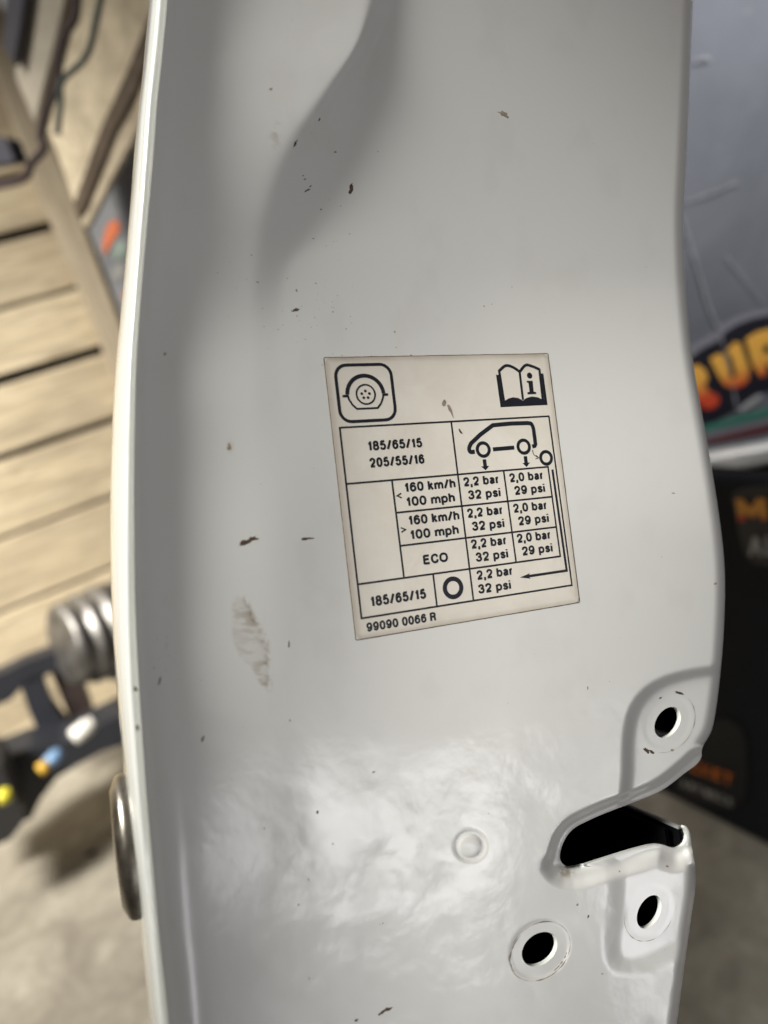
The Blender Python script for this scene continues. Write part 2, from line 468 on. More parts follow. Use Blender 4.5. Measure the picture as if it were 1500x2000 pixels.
# body of the door behind the sheet, coloured near-black for its shade: back wall and far edge seen through the slot
def build_body(parent):
    yy = np.linspace(-300, 2400, 60); n = len(yy); dep = .06
    RX = [(1340, -300), (1340, 0), (1325, 400), (1335, 640), (1378, 900), (1403, 1080), (1398, 1300), (1365, 1450), (1330, 1530), (1330, 1617), (1342, 1700), (1325, 1869), (1306, 2000), (1270, 2400)]
    xr = interp(RX, yy) - 9
    P1 = sheet_pt(x_out(yy) + 40, yy, .004 + 0 * yy) - DN * dep; P2 = sheet_pt(xr, yy, Hh(xr - 25, yy) - .002) - DN * (dep - .002)
    V = list(P1) + list(P2)
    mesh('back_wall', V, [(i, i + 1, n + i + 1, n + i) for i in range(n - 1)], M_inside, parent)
    def wall_strip(nm, y0, y1, top):
        y = np.linspace(y0, y1, 30); x = interp(RX, y) - 9; m = len(y)
        S_ = sheet_pt(x, y, Hh(x - 25, y)); A = S_ - DN * top; B = S_ - DN * (dep + .002)
        V = list(A) + list(B) + list(A - DU * .0010) + list(B - DU * .0010)
        F = [(i, i + 1, m + i + 1, m + i) for i in range(m - 1)] + [(2*m + i, 3*m + i, 3*m + i + 1, 2*m + i + 1) for i in range(m - 1)]
        F += [(0, m, 3*m, 2*m), (m - 1, 3*m - 1, 4*m - 1, 2*m - 1)]
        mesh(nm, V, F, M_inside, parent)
    wall_strip('inner_side_wall', -300, 1440, .008); wall_strip('inner_side_wall', 1626, 2400, .0045)  # added liners, near-black so that holes and slot look unlit
    # pale cut edge of the side wall, running from the nib into the depth
    a = sheet_pt(np.array([1334.]), np.array([1617.]), Hh(np.array([1330.]), np.array([1665.])))[0] - DN * .002
    e = a - DN * .048 - DV * .0015 - DU * .0003
    q = [a - DU * .0004, a + DU * .0007, e + DU * .0007, e - DU * .0004]
    V = q + [p + DV * .0009 for p in q]
    mesh('cut_edge', V, [(0, 1, 2, 3), (4, 7, 6, 5), (0, 4, 5, 1), (1, 5, 6, 2), (2, 6, 7, 3), (3, 7, 4, 0)], simple('primer_grey', (.30, .30, .29), .6), parent)
    q = [p + DV * .0009 for p in q]; V = q + [p + DV * .010 for p in q]
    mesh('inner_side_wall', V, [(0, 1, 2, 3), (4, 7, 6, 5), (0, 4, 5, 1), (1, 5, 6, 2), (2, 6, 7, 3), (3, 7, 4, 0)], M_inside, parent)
build_body(door)

# ------------------------------------------------------------------ decals that lie on the sheet
def lie(px, py, off):
    px = np.asarray(px, float); py = np.asarray(py, float)
    return sheet_pt(px, py, Hh(px, py) + off)

def blob(name, cx, cy, a, b, ang, mat, off=.00004, n=12, jag=.35, parent=None, seed=0):
    r = random.Random(seed); t = np.linspace(0, 2 * math.pi, n, endpoint=False)
    k = np.array([1 + r.uniform(-jag, jag) for _ in t])
    c, s = math.cos(ang), math.sin(ang)
    X = a * k * np.cos(t); Y = b * k * np.sin(t)
    px = np.append(cx + X * c - Y * s, cx); py = np.append(cy + X * s + Y * c, cy)
    rim = lie(px, py, 0.00001); rim[-1] += DN * off * 2
    mesh(name, rim, [(i, (i + 1) % n, n) for i in range(n)], mat, parent, True)

SPECKS = [(478, 1060, 11, 5, -.3, 0), (492, 1053, 13, 4, -.25, 0), (599, 1052, 11, 2.5, -.1, 0), (982, 222, 10, 4, .3, 1), (990, 228, 6, 3, .5, 1),
          (686, 368, 4, 9, .3, 0), (600, 372, 8, 2.5, -.5, 0), (606, 364, 5, 2, -.6, 0), (655, 297, 4, 3, 0, 0), (529, 174, 5, 4, 0, 1), (627, 409, 3, 2, 0, 0),
          (503, 551, 4, 2, 0, 0), (612, 466, 3, 2, 0, 0), (579, 567, 3, 4, 0, 0), (578, 605, 7, 3, -.4, 0), (803, 694, 3, 2, 0, 0), (322, 691, 4, 5, 0, 1),
          (447, 872, 4, 7, 0, 1), (1397, 1140, 5, 3, -.2, 1), (1315, 963, 5, 2, .1, 1), (755, 1972, 10, 3, -.4, 0), (744, 1979, 6, 2.5, -.5, 0), (696, 1993, 5, 3.5, -.5, 0),
          (264, 1345, 4, 6, 0, 1), (268, 1422, 3, 6, 0, 1), (620, 1586, 3, 5, .2, 0), (566, 1407, 1.6, 3, .2, 0), (564, 1258, 1, 7, .1, 0), (312, 1330, 2, 10, .3, 0),
          (396, 1443, 2, 7, .3, 0), (730, 1508, 5, 1.4, -.5, 0), (604, 1911, 2.5, 2.5, 0, 0), (1148, 1344, 2, 4, 0, 0), (1263, 1466, 7, 3, .8, 0), (1273, 1468, 6, 2.5, .6, 0),
          (1313, 1465, 4, 3, 0, 1), (1326, 1353, 9, 2, .25, 0), (1290, 1363, 5, 2, -.5, 0), (1176, 1902, 3, 2, 0, 0), (748, 1803, 2, 2, 0, 0), (1149, 1790, 2, 5, .3, 0),
          (1128, 1767, 4, 2, -.5, 0), (1000, 560, 1.6, 1.4, 0, 0), (960, 594, 1.6, 1.4, 0, 0), (945, 598, 3, 1.5, .3, 0), (683, 457, 2, 1.6, 0, 0), (650, 609, 2, 2, 0, 0),
          (738, 296, 1.8, 1.8, 0, 0), (771, 648, 2, 2, 0, 0), (570, 607, 3, 2, .8, 0), (592, 343, 3, 2, 0, 0), (596, 350, 4, 2, -.4, 0), (624, 233, 2, 5, .4, 0), (577, 280, 2, 7, .4, 0),
          (516, 1618, 1.5, 3, 0, 0), (650, 1648, 1.5, 3, .2, 0), (583, 1767, 2, 3, .2, 0), (603, 1718, 2, 2, 0, 0), (1210, 1702, 2.5, 2, 0, 0), (1303, 1692, 4, 2.5, .2, 1)]
for i, (cx, cy, a, b, g, k) in enumerate(SPECKS):
    if max(a, b) < 6 or i == 6: a, b = a * .7, b * .7
    blob('dirt_speck', cx, cy, a, b, g, (M_dirt, M_dirt2)[1 if max(a, b) < 3.2 else k], parent=door, seed=i, jag=.42, n=14)
# fine dust specks too small to tell apart: one joined part
V = []; F = []
for i in range(120):
    if i < 50: cx, cy = rnd.gauss(600, 60), rnd.gauss(590, 70)
    elif i < 56: cx, cy = rnd.gauss(600, 40), rnd.gauss(330, 60)
    elif i < 105: cx, cy = rnd.uniform(320, 1320), rnd.uniform(10, 1980)
    else: cx, cy = rnd.gauss(320, 18), rnd.gauss(1290, 60)
    a = abs(rnd.gauss(.35, .4)) + .45; b = a * rnd.uniform(.4, 1); g = rnd.uniform(0, 3)
    t = np.linspace(0, 2 * math.pi, 6, endpoint=False)
    X = cx + a * np.cos(t) * math.cos(g) - b * np.sin(t) * math.sin(g); Y = cy + a * np.cos(t) * math.sin(g) + b * np.sin(t) * math.cos(g)
    if Fsheet(np.array([cx]), np.array([cy]))[0] < 6: continue
    k = len(V); V += list(lie(X, Y, .00003)); F.append(tuple(range(k, k + 6)))
tag(mesh('dust', V, F, M_dirt2, door), kind='stuff')

def strip(P, wpx, off, name=None, mat=None, parent=None, closed=False, wvar=None):
    P = np.array(P, float); n = len(P)
    T = np.roll(P, -1, 0) - np.roll(P, 1, 0) if closed else np.gradient(P, axis=0)
    T /= np.linalg.norm(T, axis=1)[:, None] + 1e-9; N = np.stack([-T[:, 1], T[:, 0]], 1)
    wv = (np.ones(n) if wvar is None else wvar)[:, None] * wpx * .5
    A = P + N * wv; B = P - N * wv
    V = list(lie(A[:, 0], A[:, 1], off)) + list(lie(B[:, 0], B[:, 1], off))
    m = n if closed else n - 1
    F = [(i, (i + 1) % n, n + (i + 1) % n, n + i) for i in range(m)]
    if name: return mesh(name, V, F, mat, parent)
    return V, F
def ring_mark(cx, cy, a, b, ang, a0, a1, wpx, mat, seed):
    r = np.random.RandomState(seed); t = np.linspace(a0, a1, 60); c, s = math.cos(ang), math.sin(ang)
    X = a * np.cos(t); Y = b * np.sin(t)
    wv = np.clip(.6 + .5 * np.interp(np.arange(60), np.arange(0, 60, 4), r.randn(15)), .15, 1.6) * np.sin(np.linspace(0.05, 3.09, 60))**.3
    strip(np.stack([cx + X * c - Y * s, cy + X * s + Y * c], 1), wpx, .00003, 'seat_mark', mat, door, wvar=wv)
ring_mark(1054, 1858, 66, 51, rad(-42), 0, 3.2, 2.0, M_dirt2, 1)
ring_mark(1054, 1858, 66, 51, rad(-42), 3.1, 6.3, 2.0, M_dirt2, 2)
ring_mark(1054, 1858, 62, 47, rad(-42), .9, 1.7, 3.0, M_dirt2, 4)
ring_mark(1054, 1858, 64, 48, rad(-42), 3.2, 4.6, 2.6, M_dirt2, 4)
ring_mark(1304, 1411, 62, 50, rad(-58), .2, 3.0, 1.1, M_dirt2, 5)
ring_mark(1268, 1781, 60, 46, rad(-64), 1.5, 4.2, 1.1, M_dirt2, 6)

# ------------------------------------------------------------------ sticker
def homography(src, dst):
    A = []
    for (x, y), (u, v) in zip(src, dst):
        A.append([x, y, 1, 0, 0, 0, -u*x, -u*y, -u]); A.append([0, 0, 0, x, y, 1, -v*x, -v*y, -v])
    return np.linalg.svd(np.array(A, float))[2][-1].reshape(3, 3)
HM = homography([(0, 0), (80, 0), (80, 100), (0, 100)], [(633.4, 699), (1069.5, 691.2), (1131.6, 1176), (696, 1249.5)])
def st_px(p):
    p = np.asarray(p, float); q = np.stack([p[:, 0], p[:, 1], np.ones(len(p))], 1) @ HM.T
    return q[:, :2] / q[:, 2:]
def on_st(p, off):
    q = st_px(p); return lie(q[:, 0], q[:, 1], off)

def sticker_mat():
    t = NT('aged_cream_sticker'); b = t.b; co = t.coord()
    n = t.noise(60, 6, .65, co, .5)
    c = t.mix(t.ramp(n, [(.35, 0.), (.75, 1.)]), (.79, .75, .67), (.70, .655, .57))
    sm = t.noise(22, 4, .7, co, 1.5)
    c = t.mix(t.ramp(sm, [(.58, 0.), (.78, .45)]), c, (.52, .46, .37))
    at = t.node('ShaderNodeAttribute', attribute_name='edge').outputs['Fac']
    c = t.mix(at, c, (.33, .27, .20))
    t.link(c, b.inputs['Base Color']); b.inputs['Roughness'].default_value = .38
    t.link(t.bump(t.noise(300, 3, .5, co), .00002, .5), b.inputs['Normal'])
    return t.m
M_st = sticker_mat()
M_ink = simple('black_ink', (.012, .014, .020), .4, nscale=400, namp=.3)
M_edge = simple('sticker_edge_dirt', (.13, .09, .06), .8)
TOP = .00012
sticker = None
def build_sticker():
    global sticker
    nx, ny = 41, 51; r = 1.6
    gx, gy = np.meshgrid(np.linspace(0, 80, nx), np.linspace(0, 100, ny))
    gx = gx.ravel().copy(); gy = gy.ravel().copy()
    # round the corners by pulling the outermost vertices in
    for cx, cy in ((0, 0), (80, 0), (80, 100), (0, 100)):
        for i in range(len(gx)):
            if gx[i] == cx and gy[i] == cy:
                gx[i] = cx + (.5 if cx == 0 else -.5); gy[i] = cy + (.45 if cy == 0 else -.45)
    P = on_st(np.stack([gx, gy], 1), TOP)
    F = [(j*nx+i, (j+1)*nx+i, (j+1)*nx+i+1, j*nx+i+1) for j in range(ny-1) for i in range(nx-1)]
    ring = [i for i in range(nx)] + [j*nx+nx-1 for j in range(1, ny)] + [(ny-1)*nx+i for i in range(nx-2, -1, -1)] + [j*nx for j in range(ny-2, 0, -1)]
    V = list(P); base = len(V)
    for k in ring: V.append(P[k] - DN * (TOP + .00003))
    m = len(ring)
    F += [(ring[k], ring[(k+1) % m], base+(k+1) % m, base+k) for k in range(m)]
    sticker = mesh('sticker', V, F, M_st, door)
    e = np.minimum(np.minimum(gx, 80 - gx), np.minimum(gy, 100 - gy))
    g = np.clip(.40 * np.exp(-e / .8) + .12 * np.exp(-e / 4.) * (.4 + vnoise(gx / 3., gy / 3.)), 0, 1)
    top = np.exp(-gy / 3.) * .3 * vnoise(gx / 5., gy * 0 + 3); g = np.clip(g + top, 0, 1)
    at = sticker.data.attributes.new('edge', 'FLOAT', 'POINT')
    at.data.foreach_set('value', np.concatenate([g, np.ones(m)]).astype(np.float32))
    sticker['label'] = 'cream tyre pressure sticker with black print'
    # thin dark line of grime round it
    q = np.array([(0, .3), (80, 0)]);
    def seg(a, b, n=40): return np.stack([np.linspace(a[0], b[0], n), np.linspace(a[1], b[1], n)], 1)
    for a, b in (((0, -.12), (80, -.12)), ((80.15, 0), (80.15, 100)), ((80, 100.15), (0, 100.15)), ((-.15, 100), (-.15, 0))):
        pts = st_px(seg(a, b)); r = np.random.RandomState(int(a[0] + b[1]))
        strip(pts, 1.9, .00004, 'grime_line', M_edge, sticker, wvar=.55 + .5 * r.rand(40))
build_sticker()

INK = TOP + .00003
def ink(name, V, F): return mesh(name, V, F, M_ink, sticker)
ASP = .86       # drawing grid 80 x 100: one y unit is .86 of an x unit
def st_strip(P, t, closed=False, miter=True, cap=True, lvl=0):
    """stroke of thickness t (x units) along P (drawing grid) -> verts in drawing grid, faces"""
    P = np.array(P, float); P[:, 1] *= ASP; n = len(P)
    if closed: E = np.roll(P, -1, 0) - P
    else: E = P[1:] - P[:-1]
    E = E / (np.linalg.norm(E, axis=1)[:, None] + 1e-12)
    N = np.stack([-E[:, 1], E[:, 0]], 1)
    off = np.zeros_like(P)
    for i in range(n):
        if closed: a, b = N[i-1], N[i]
        else: a, b = N[max(i-1, 0)], N[min(i, n-2)]
        m = a + b; L = m.dot(m)
        off[i] = m * (2.0 / L if L > .4 else 1.0 / max(L, .2)**.5) * .5 * 1.0
        off[i] = m / L * 2 if L > .6 else m / (L**.5 + 1e-9)
        off[i] *= 1.0
    A = P + off * t * .5 * (1); B = P - off * t * .5
    A[:, 1] /= ASP; B[:, 1] /= ASP
    m = n if closed else n - 1
    return np.vstack([A, B]), [(i, (i+1) % n, n+(i+1) % n, n+i) for i in range(m)]
def st_strokes(name, strokes):
    V = []; F = []
    for k, s in enumerate(strokes):
        P, t = s[0], s[1]; cl = len(s) > 2 and s[2]
        P = np.array(P, float); Q = []
        for i in range(len(P) if cl else len(P) - 1):
            a, b = P[i], P[(i + 1) % len(P)]; m = max(1, int(np.hypot(*(b - a)) / 1.6))
            Q += [a + (b - a) * j / m for j in range(m)]
        if not cl: Q.append(P[-1])
        P = np.array(Q)
        v, f = st_strip(P, t, cl); b = len(V)
        V += list(on_st(v, INK + k * .0000008)); F += [tuple(b + i for i in q) for q in f]
    return ink(name, V, F)
def st_fill(name, polys):
    V = []; F = []
    for k, P in enumerate(polys):
        P = np.array(P, float); tri = tessellate_polygon([[Vector((p[0], p[1], 0)) for p in P]]); b = len(V)
        V += list(on_st(P, INK + .000001 * (k + 1))); F += [tuple(b + i for i in q) for q in tri]
    return ink(name, V, F)
def line(a, b, n=24): return np.stack([np.linspace(a[0], b[0], n), np.linspace(a[1], b[1], n)], 1)
def circ(cx, cy, r, n=48, a0=0, a1=2*math.pi, closed=True, ry=None):
    t = np.linspace(a0, a1, n, endpoint=not closed); ry = r if ry is None else ry
    return np.stack([cx + r * np.cos(t), cy + ry * np.sin(t) / ASP], 1)

# glyphs as centre lines: (width, [strokes]); stroke = ('s' spline | 'l' polyline | 'c' closed spline, points); x 0..1, y 0..1 up
X = .74
G = {
 '0': (.60, [('e', (.5, .5, .5, .5))]),
 '1': (.42, [('l', [(.78, -.08), (.78, 1.08)]), ('s', [(.0, .70), (.35, .75), (.62, .88), (.72, 1.03)])]),
 '2': (.60, [('s', [(.02, .68), (.10, .90), (.5, 1), (.88, .90), (.97, .70), (.80, .46), (.40, .24), (.08, .0)]), ('l', [(-.06, 0), (1.04, 0)])]),
 '3': (.60, [('s', [(.03, .74), (.18, .94), (.5, 1), (.82, .93), (.92, .75), (.78, .58), (.38, .535)]), ('s', [(.38, .535), (.82, .48), (1, .28), (.85, .07), (.5, 0), (.15, .06), (0, .27)])]),
 '5': (.60, [('l', [(.96, 1), (.15, 1)]), ('l', [(.20, 1.04), (.08, .44)]), ('s', [(.06, .47), (.25, .60), (.52, .64), (.87, .55), (1, .32), (.86, .09), (.5, 0), (.14, .06), (0, .25)])]),
 '6': (.60, [('s', [(.96, .78), (.82, .95), (.54, 1), (.18, .87), (0, .46), (.08, .15), (.3, .01), (.55, 0), (.88, .10), (1, .33), (.87, .55), (.54, .63), (.2, .54), (.03, .34)])]),
 '8': (.60, [('e', (.5, .775, .43, .225)), ('e', (.5, .265, .5, .265))]),
 '/': (.46, [('l', [(-.1, -.08), (1.1, 1.08)])]),
 ',': (.22, [('l', [(.5, .12), (.5, -.12)]), ('l', [(.52, -.08), (-.1, -.34)])]),
 'b': (.58, [('l', [(0, -.08), (0, 1.08)]), ('ex', (.5, .5, .5, .5))]),
 'p': (.58, [('l', [(0, -.40), (0, .76)]), ('ex', (.5, .5, .5, .5))]),
 'h': (.55, [('l', [(0, -.08), (0, 1.08)]), ('s', [(0, .45), (.2, .62), (.55, .69), (.93, .60), (1, .42), (1, -.06)])]),
 'a': (.55, [('s', [(.04, .52), (.2, .66), (.5, .69), (.82, .62), (.88, .45), (.88, .12), (.98, -.05)]), ('s', [(.86, .40), (.45, .36), (.08, .27), (.04, .10), (.28, .0), (.62, .05), (.86, .24)])]),
 'r': (.36, [('l', [(0, -.08), (0, .76)]), ('s', [(0, .38), (.25, .60), (.6, .69), (1.05, .68)])]),
 's': (.53, [('s', [(.93, .50), (.8, .64), (.48, .69), (.14, .62), (.08, .48), (.35, .38), (.72, .32), (.96, .20), (.82, .05), (.48, 0), (.14, .05), (.02, .20)])]),
 'i': (.14, [('l', [(.5, -.08), (.5, .76)]), ('l', [(.5, .92), (.5, 1.08)])]),
 'k': (.52, [('l', [(0, -.08), (0, 1.08)]), ('l', [(.05, .26), (.95, .78)]), ('l', [(.38, .44), (1.02, -.08)])]),
 'm': (.84, [('l', [(0, -.08), (0, .76)]), ('s', [(0, .45), (.12, .62), (.3, .69), (.46, .60), (.5, .42), (.5, -.08)]), ('s', [(.5, .45), (.62, .62), (.8, .69), (.96, .60), (1, .42), (1, -.08)])]),
 'E': (.60, [('l', [(0, -.08), (0, 1.08)]), ('l', [(0, 1), (1.04, 1)]), ('l', [(0, .53), (.95, .53)]), ('l', [(0, 0), (1.06, 0)])]),
 'C': (.68, [('s', [(.98, .68), (.85, .92), (.52, 1), (.14, .85), (0, .5), (.14, .15), (.52, 0), (.87, .09), (1, .35)])]),
 'O': (.76, [('e', (.5, .5, .5, .5))]),
 'R': (.66, [('l', [(0, -.08), (0, 1.08)]), ('s', [(0, 1), (.55, 1), (.88, .93), (.95, .76), (.86, .59), (.55, .52), (0, .52)]), ('s', [(.5, .52), (.82, .45), (.88, .25), (.96, -.08)])]),
 '<': (.55, [('l', [(1, .85), (0, .5), (1, .15)])]),
 '>': (.55, [('l', [(0, .85), (1, .5), (0, .15)])]),
}
def spline(P, per=6, closed=False):
    P = np.array(P, float); n = len(P); out = []
    for i in range(n if closed else n - 1):
        p0 = P[(i-1) % n] if closed or i > 0 else 2*P[0] - P[1]
        p1 = P[i]; p2 = P[(i+1) % n]
        p3 = P[(i+2) % n] if closed or i + 2 < n else 2*P[-1] - P[-2]
        for t in np.arange(per) / per:
            out.append(.5*((2*p1) + (p2-p0)*t + (2*p0-5*p1+4*p2-p3)*t*t + (3*p1-p0-3*p2+p3)*t**3))
    if not closed: out.append(P[-1])
    return np.array(out)
def superell(cx, cy, rx, ry, e=2.35, n=36):
    t = np.linspace(0, 2*math.pi, n, endpoint=False); c, s = np.cos(t), np.sin(t)
    return np.stack([cx + rx*np.sign(c)*np.abs(c)**(2/e), cy + ry*np.sign(s)*np.abs(s)**(2/e)], 1)
def text(s, x, y, wid, cap, wt=.238):
    """baseline left at (x,y) on the drawing grid, total width wid, cap height cap (y units)"""
    gap = .065; sp = .26
    tot = sum((sp if ch == ' ' else G[ch][0]) for ch in s) + gap * (len(s) - 1)
    sx = wid / tot                       # x units per glyph unit
    T = wt * cap * ASP                   # stroke weight, x units
    th = T / sx                          # in glyph units
    tv = T / (cap * ASP)                 # in cap units
    out = []; cx = 0
    for ch in s:
        if ch == ' ': cx += sp + gap; continue
        gw, strokes = G[ch]
        def mp(P):
            P = np.array(P, float)
            gx = cx + th/2 + P[:, 0] * (gw - th)
            gy = tv/2 + P[:, 1] * (1 - tv)
            return np.stack([x + gx*sx, y - gy*cap], 1)
        for k, P in strokes:
            if k == 'l': out.append((mp(P), T))
            elif k == 's': out.append((mp(spline(P)), T * .94))
            elif k == 'e': out.append((mp(superell(*P)), T * .96, True))
            elif k == 'ex': out.append((mp(superell(.5, .345, .5, .345)), T * .92, True))
        cx += gw + gap
    o = st_strokes('lettering', out)
    o['label'] = 'printed text ' + s.replace('<', 'less than').replace('>', 'more than')
    return o

CH = 3.62
text('185/65/15', 10.6, 34.25, 18.4, CH); text('205/55/16', 10.6, 40.35, 18.5, CH)
for yb in (50.3, 62.4):
    text('160 km/h', 21.1, yb, 17.8, 3.58); text('100 mph', 21.1, yb + 5.25, 17.0, 3.58)
text('<', 18.2, 52.75, 1.9, 2.9, .17); text('>', 18.2, 65.2, 1.9, 2.9, .17)
for yb in (50.2, 62.1, 73.8):
    text('2,2 bar', 41.8, yb, 13.2, 3.58); text('32 psi', 42.9, yb + 5.1, 11.9, 3.58)
    text('2,0 bar', 58.9, yb, 13.2, 3.58); text('29 psi', 60.2, yb + 5.1, 11.8, 3.58) if False else None
# '9' is '6' turned round
G['9'] = (.60, [('s', [(1 - a, 1 - b) for a, b in G['6'][1][0][1]])])
for yb in (50.2, 62.1, 73.8): text('29 psi', 60.2, yb + 5.1, 11.8, 3.58)
text('ECO', 24.6, 77.3, 8.6, CH)
text('185/65/15', 5.7, 89.5, 18.5, 3.7)
text('2,2 bar', 42.5, 85.6, 13.4, 3.58); text('32 psi', 42.4, 90.8, 12.0, 3.58)
text('99090 0066 R', 3.6, 98.0, 23.1, 3.25, .232)

# table lines
LW = .58
def rule(a, b): 
    o = st_strokes('table_line', [(line(a, b), LW)])
for a, b in (((2.3, 25.25), (77.4, 25.25)), ((77.3, 25.0), (77.9, 93.1)), ((78.1, 92.95), (2.2, 92.95)), ((2.35, 93.2), (2.35, 25.0)),
             ((40.1, 25.5), (40.3, 92.8)), ((2.6, 45.4), (74.6, 45.4)), ((17.3, 45.6), (17.5, 80.8)), ((17.4, 57.35), (74.6, 57.35)),
             ((17.5, 69.4), (74.7, 69.4)), ((2.6, 81.0), (75.0, 81.05)), ((57.1, 45.6), (57.5, 80.8)), ((74.4, 45.2), (74.75, 81.2)), ((27.4, 81.2), (27.4, 92.7))):
    rule(a, b)
# return arrow beside the table
st_strokes('arrow', [(np.vstack([line((76.0, 46.6), (76.55, 86.95), 20), line((76.5, 86.95), (61.0, 86.95), 10)[1:]]), .85)])
st_fill('arrow_head', [[(58.2, 86.95), (62.2, 85.9), (61.4, 86.95), (62.2, 88.0)]])
# boxed wheel pictogram
def rrect(x0, y0, x1, y1, r, n=7):
    out = []
    for cx, cy, a in ((x1-r, y0+r/ASP, -90), (x1-r, y1-r/ASP, 0), (x0+r, y1-r/ASP, 90), (x0+r, y0+r/ASP, 180)):
        for k in range(n): t = rad(a + 90*k/(n-1)); out.append((cx + r*math.cos(t), cy + r*math.sin(t)/ASP))
    return out
st_strokes('pictogram_frame', [(rrect(2.95, 2.75, 21.2, 23.3, 3.6), 1.0, True)])
arc = circ(11.95, 13.7, 5.95, 40, rad(180+2), rad(360-2), closed=False)
lo = [(6.05, 13.6), (6.35, 15.3), (7.3, 17.3), (8.6, 18.8), (15.4, 18.8), (16.6, 17.3), (17.5, 15.3), (17.8, 13.6)]
st_strokes('wheel_pictogram', [(arc, 1.25), (lo, .62), (line((4.4, 14.0), (6.2, 14.0), 3), .8), (line((17.7, 14.0), (19.4, 14.0), 3), .8),
                              (circ(12.0, 13.65, 3.05, 36), .55, True)])
st_fill('wheel_bolt', [circ(cx, cy, .46, 12) for cx, cy in ((11.95, 12.4), (10.7, 13.35), (13.2, 13.4), (11.2, 14.85), (12.6, 14.85))])
# open book pictogram
wav = lambda x0, x1, y0, y1, pk: spline([(x0, y0), ((x0*2+x1)/3, min(y0, y1) - pk), ((x0+2*x1)/3, min(y0, y1) - pk*.7), (x1, y1)], 5)
st_strokes('book_pictogram', [
    (np.vstack([wav(60.2, 68.0, 6.3, 6.9, 1.9)]), 1.0), (np.vstack([wav(68.0, 76.0, 6.9, 6.3, 1.9)]), 1.0),
    (line((60.1, 6.0), (60.5, 18.6), 6), .9), (line((67.95, 6.5), (67.9, 18.2), 6), .85), (line((75.9, 6.0), (75.7, 18.6), 6), .9),
    (line((59.3, 7.9), (59.5, 20.6), 6), 1.1), (line((76.7, 7.9), (76.8, 20.6), 6), 1.1)])
st_fill('book_base', [[(59.0, 20.7), (59.6, 18.6), (60.6, 18.4), (62.4, 17.4), (64.2, 17.0), (66.2, 17.4), (67.9, 18.5), (69.4, 17.5), (71.6, 17.0), (73.8, 17.4), (75.6, 18.4), (76.6, 18.6), (77.2, 20.7)]])
st_fill('letter_i', [circ(71.7, 8.6, 1.05, 16), [(70.3, 10.7), (72.6, 10.7), (72.5, 15.1), (73.4, 15.3), (73.4, 16.1), (70.0, 16.1), (70.0, 15.3), (70.9, 15.1), (70.9, 11.5), (70.3, 11.4)]])
# car pictogram
car = spline([(47.3, 37.3), (45.7, 37.2), (45.4, 35.8), (46.3, 34.0)], 5).tolist()[:-1] + [(46.3, 34.0), (50.2, 30.8), (55.2, 27.55), (62, 27.3), (68.6, 27.5)] + spline([(68.6, 27.5), (69.9, 27.9), (70.5, 29.6), (70.6, 32.5)], 4).tolist()[1:] + [(70.6, 36.0), (70.2, 36.7), (69.2, 36.9)]
st_strokes('car_outline', [(car, 1.4)])
st_strokes('wheel_ring', [(circ(50.5, 36.7, 2.2, 32), 1.12, True)])
st_strokes('wheel_ring', [(circ(65.9, 36.7, 2.2, 32), 1.12, True)])
st_strokes('wheel_ring', [(circ(74.1, 41.8, 2.15, 32), 1.12, True)])
st_strokes('sill_bar', [(line((54.1, 36.9), (62.2, 36.8), 6), 1.35)])
for x0 in (50.45, 66.05):
    st_fill('down_arrow', [[(x0-.65, 40.5), (x0+.65, 40.5), (x0+.65, 43.1), (x0+1.5, 43.1), (x0, 44.75), (x0-1.5, 43.1), (x0-.65, 43.1)]])
st_strokes('small_arrow', [(spline([(69.1, 38.2), (69.5, 40.2), (70.9, 41.3)], 6), .28), ([(70.2, 40.4), (71.2, 41.5), (69.9, 41.9)], .28)])
st_strokes('spare_wheel_ring', [(circ(33.7, 87.1, 2.88, 40), 1.45, True)])
# smudges on the sticker
for i, (cx, cy, a, b, g) in enumerate(((880, 800, 3, 14, -.35), (868, 787, 4, 7, 0), (899, 842, 2, 7, -.6), (836, 781, 6, 1.6, .2), (706, 914, 12, 3, -.2), (832, 722, 3, 3, 0), (926, 748, 2, 2, 0))):
    q = (M_dirt2, M_dirt)[i == 2]
    t = np.linspace(0, 2*math.pi, 12, endpoint=False); k = np.array([1 + rnd.uniform(-.4, .4) for _ in t])
    XX = cx + a*k*np.cos(t)*math.cos(g) - b*k*np.sin(t)*math.sin(g); YY = cy + a*k*np.cos(t)*math.sin(g) + b*k*np.sin(t)*math.cos(g)
    if i in (0, 1, 2): mesh('smudge', lie(XX, YY, TOP + .00005), [tuple(range(12))], q, sticker)

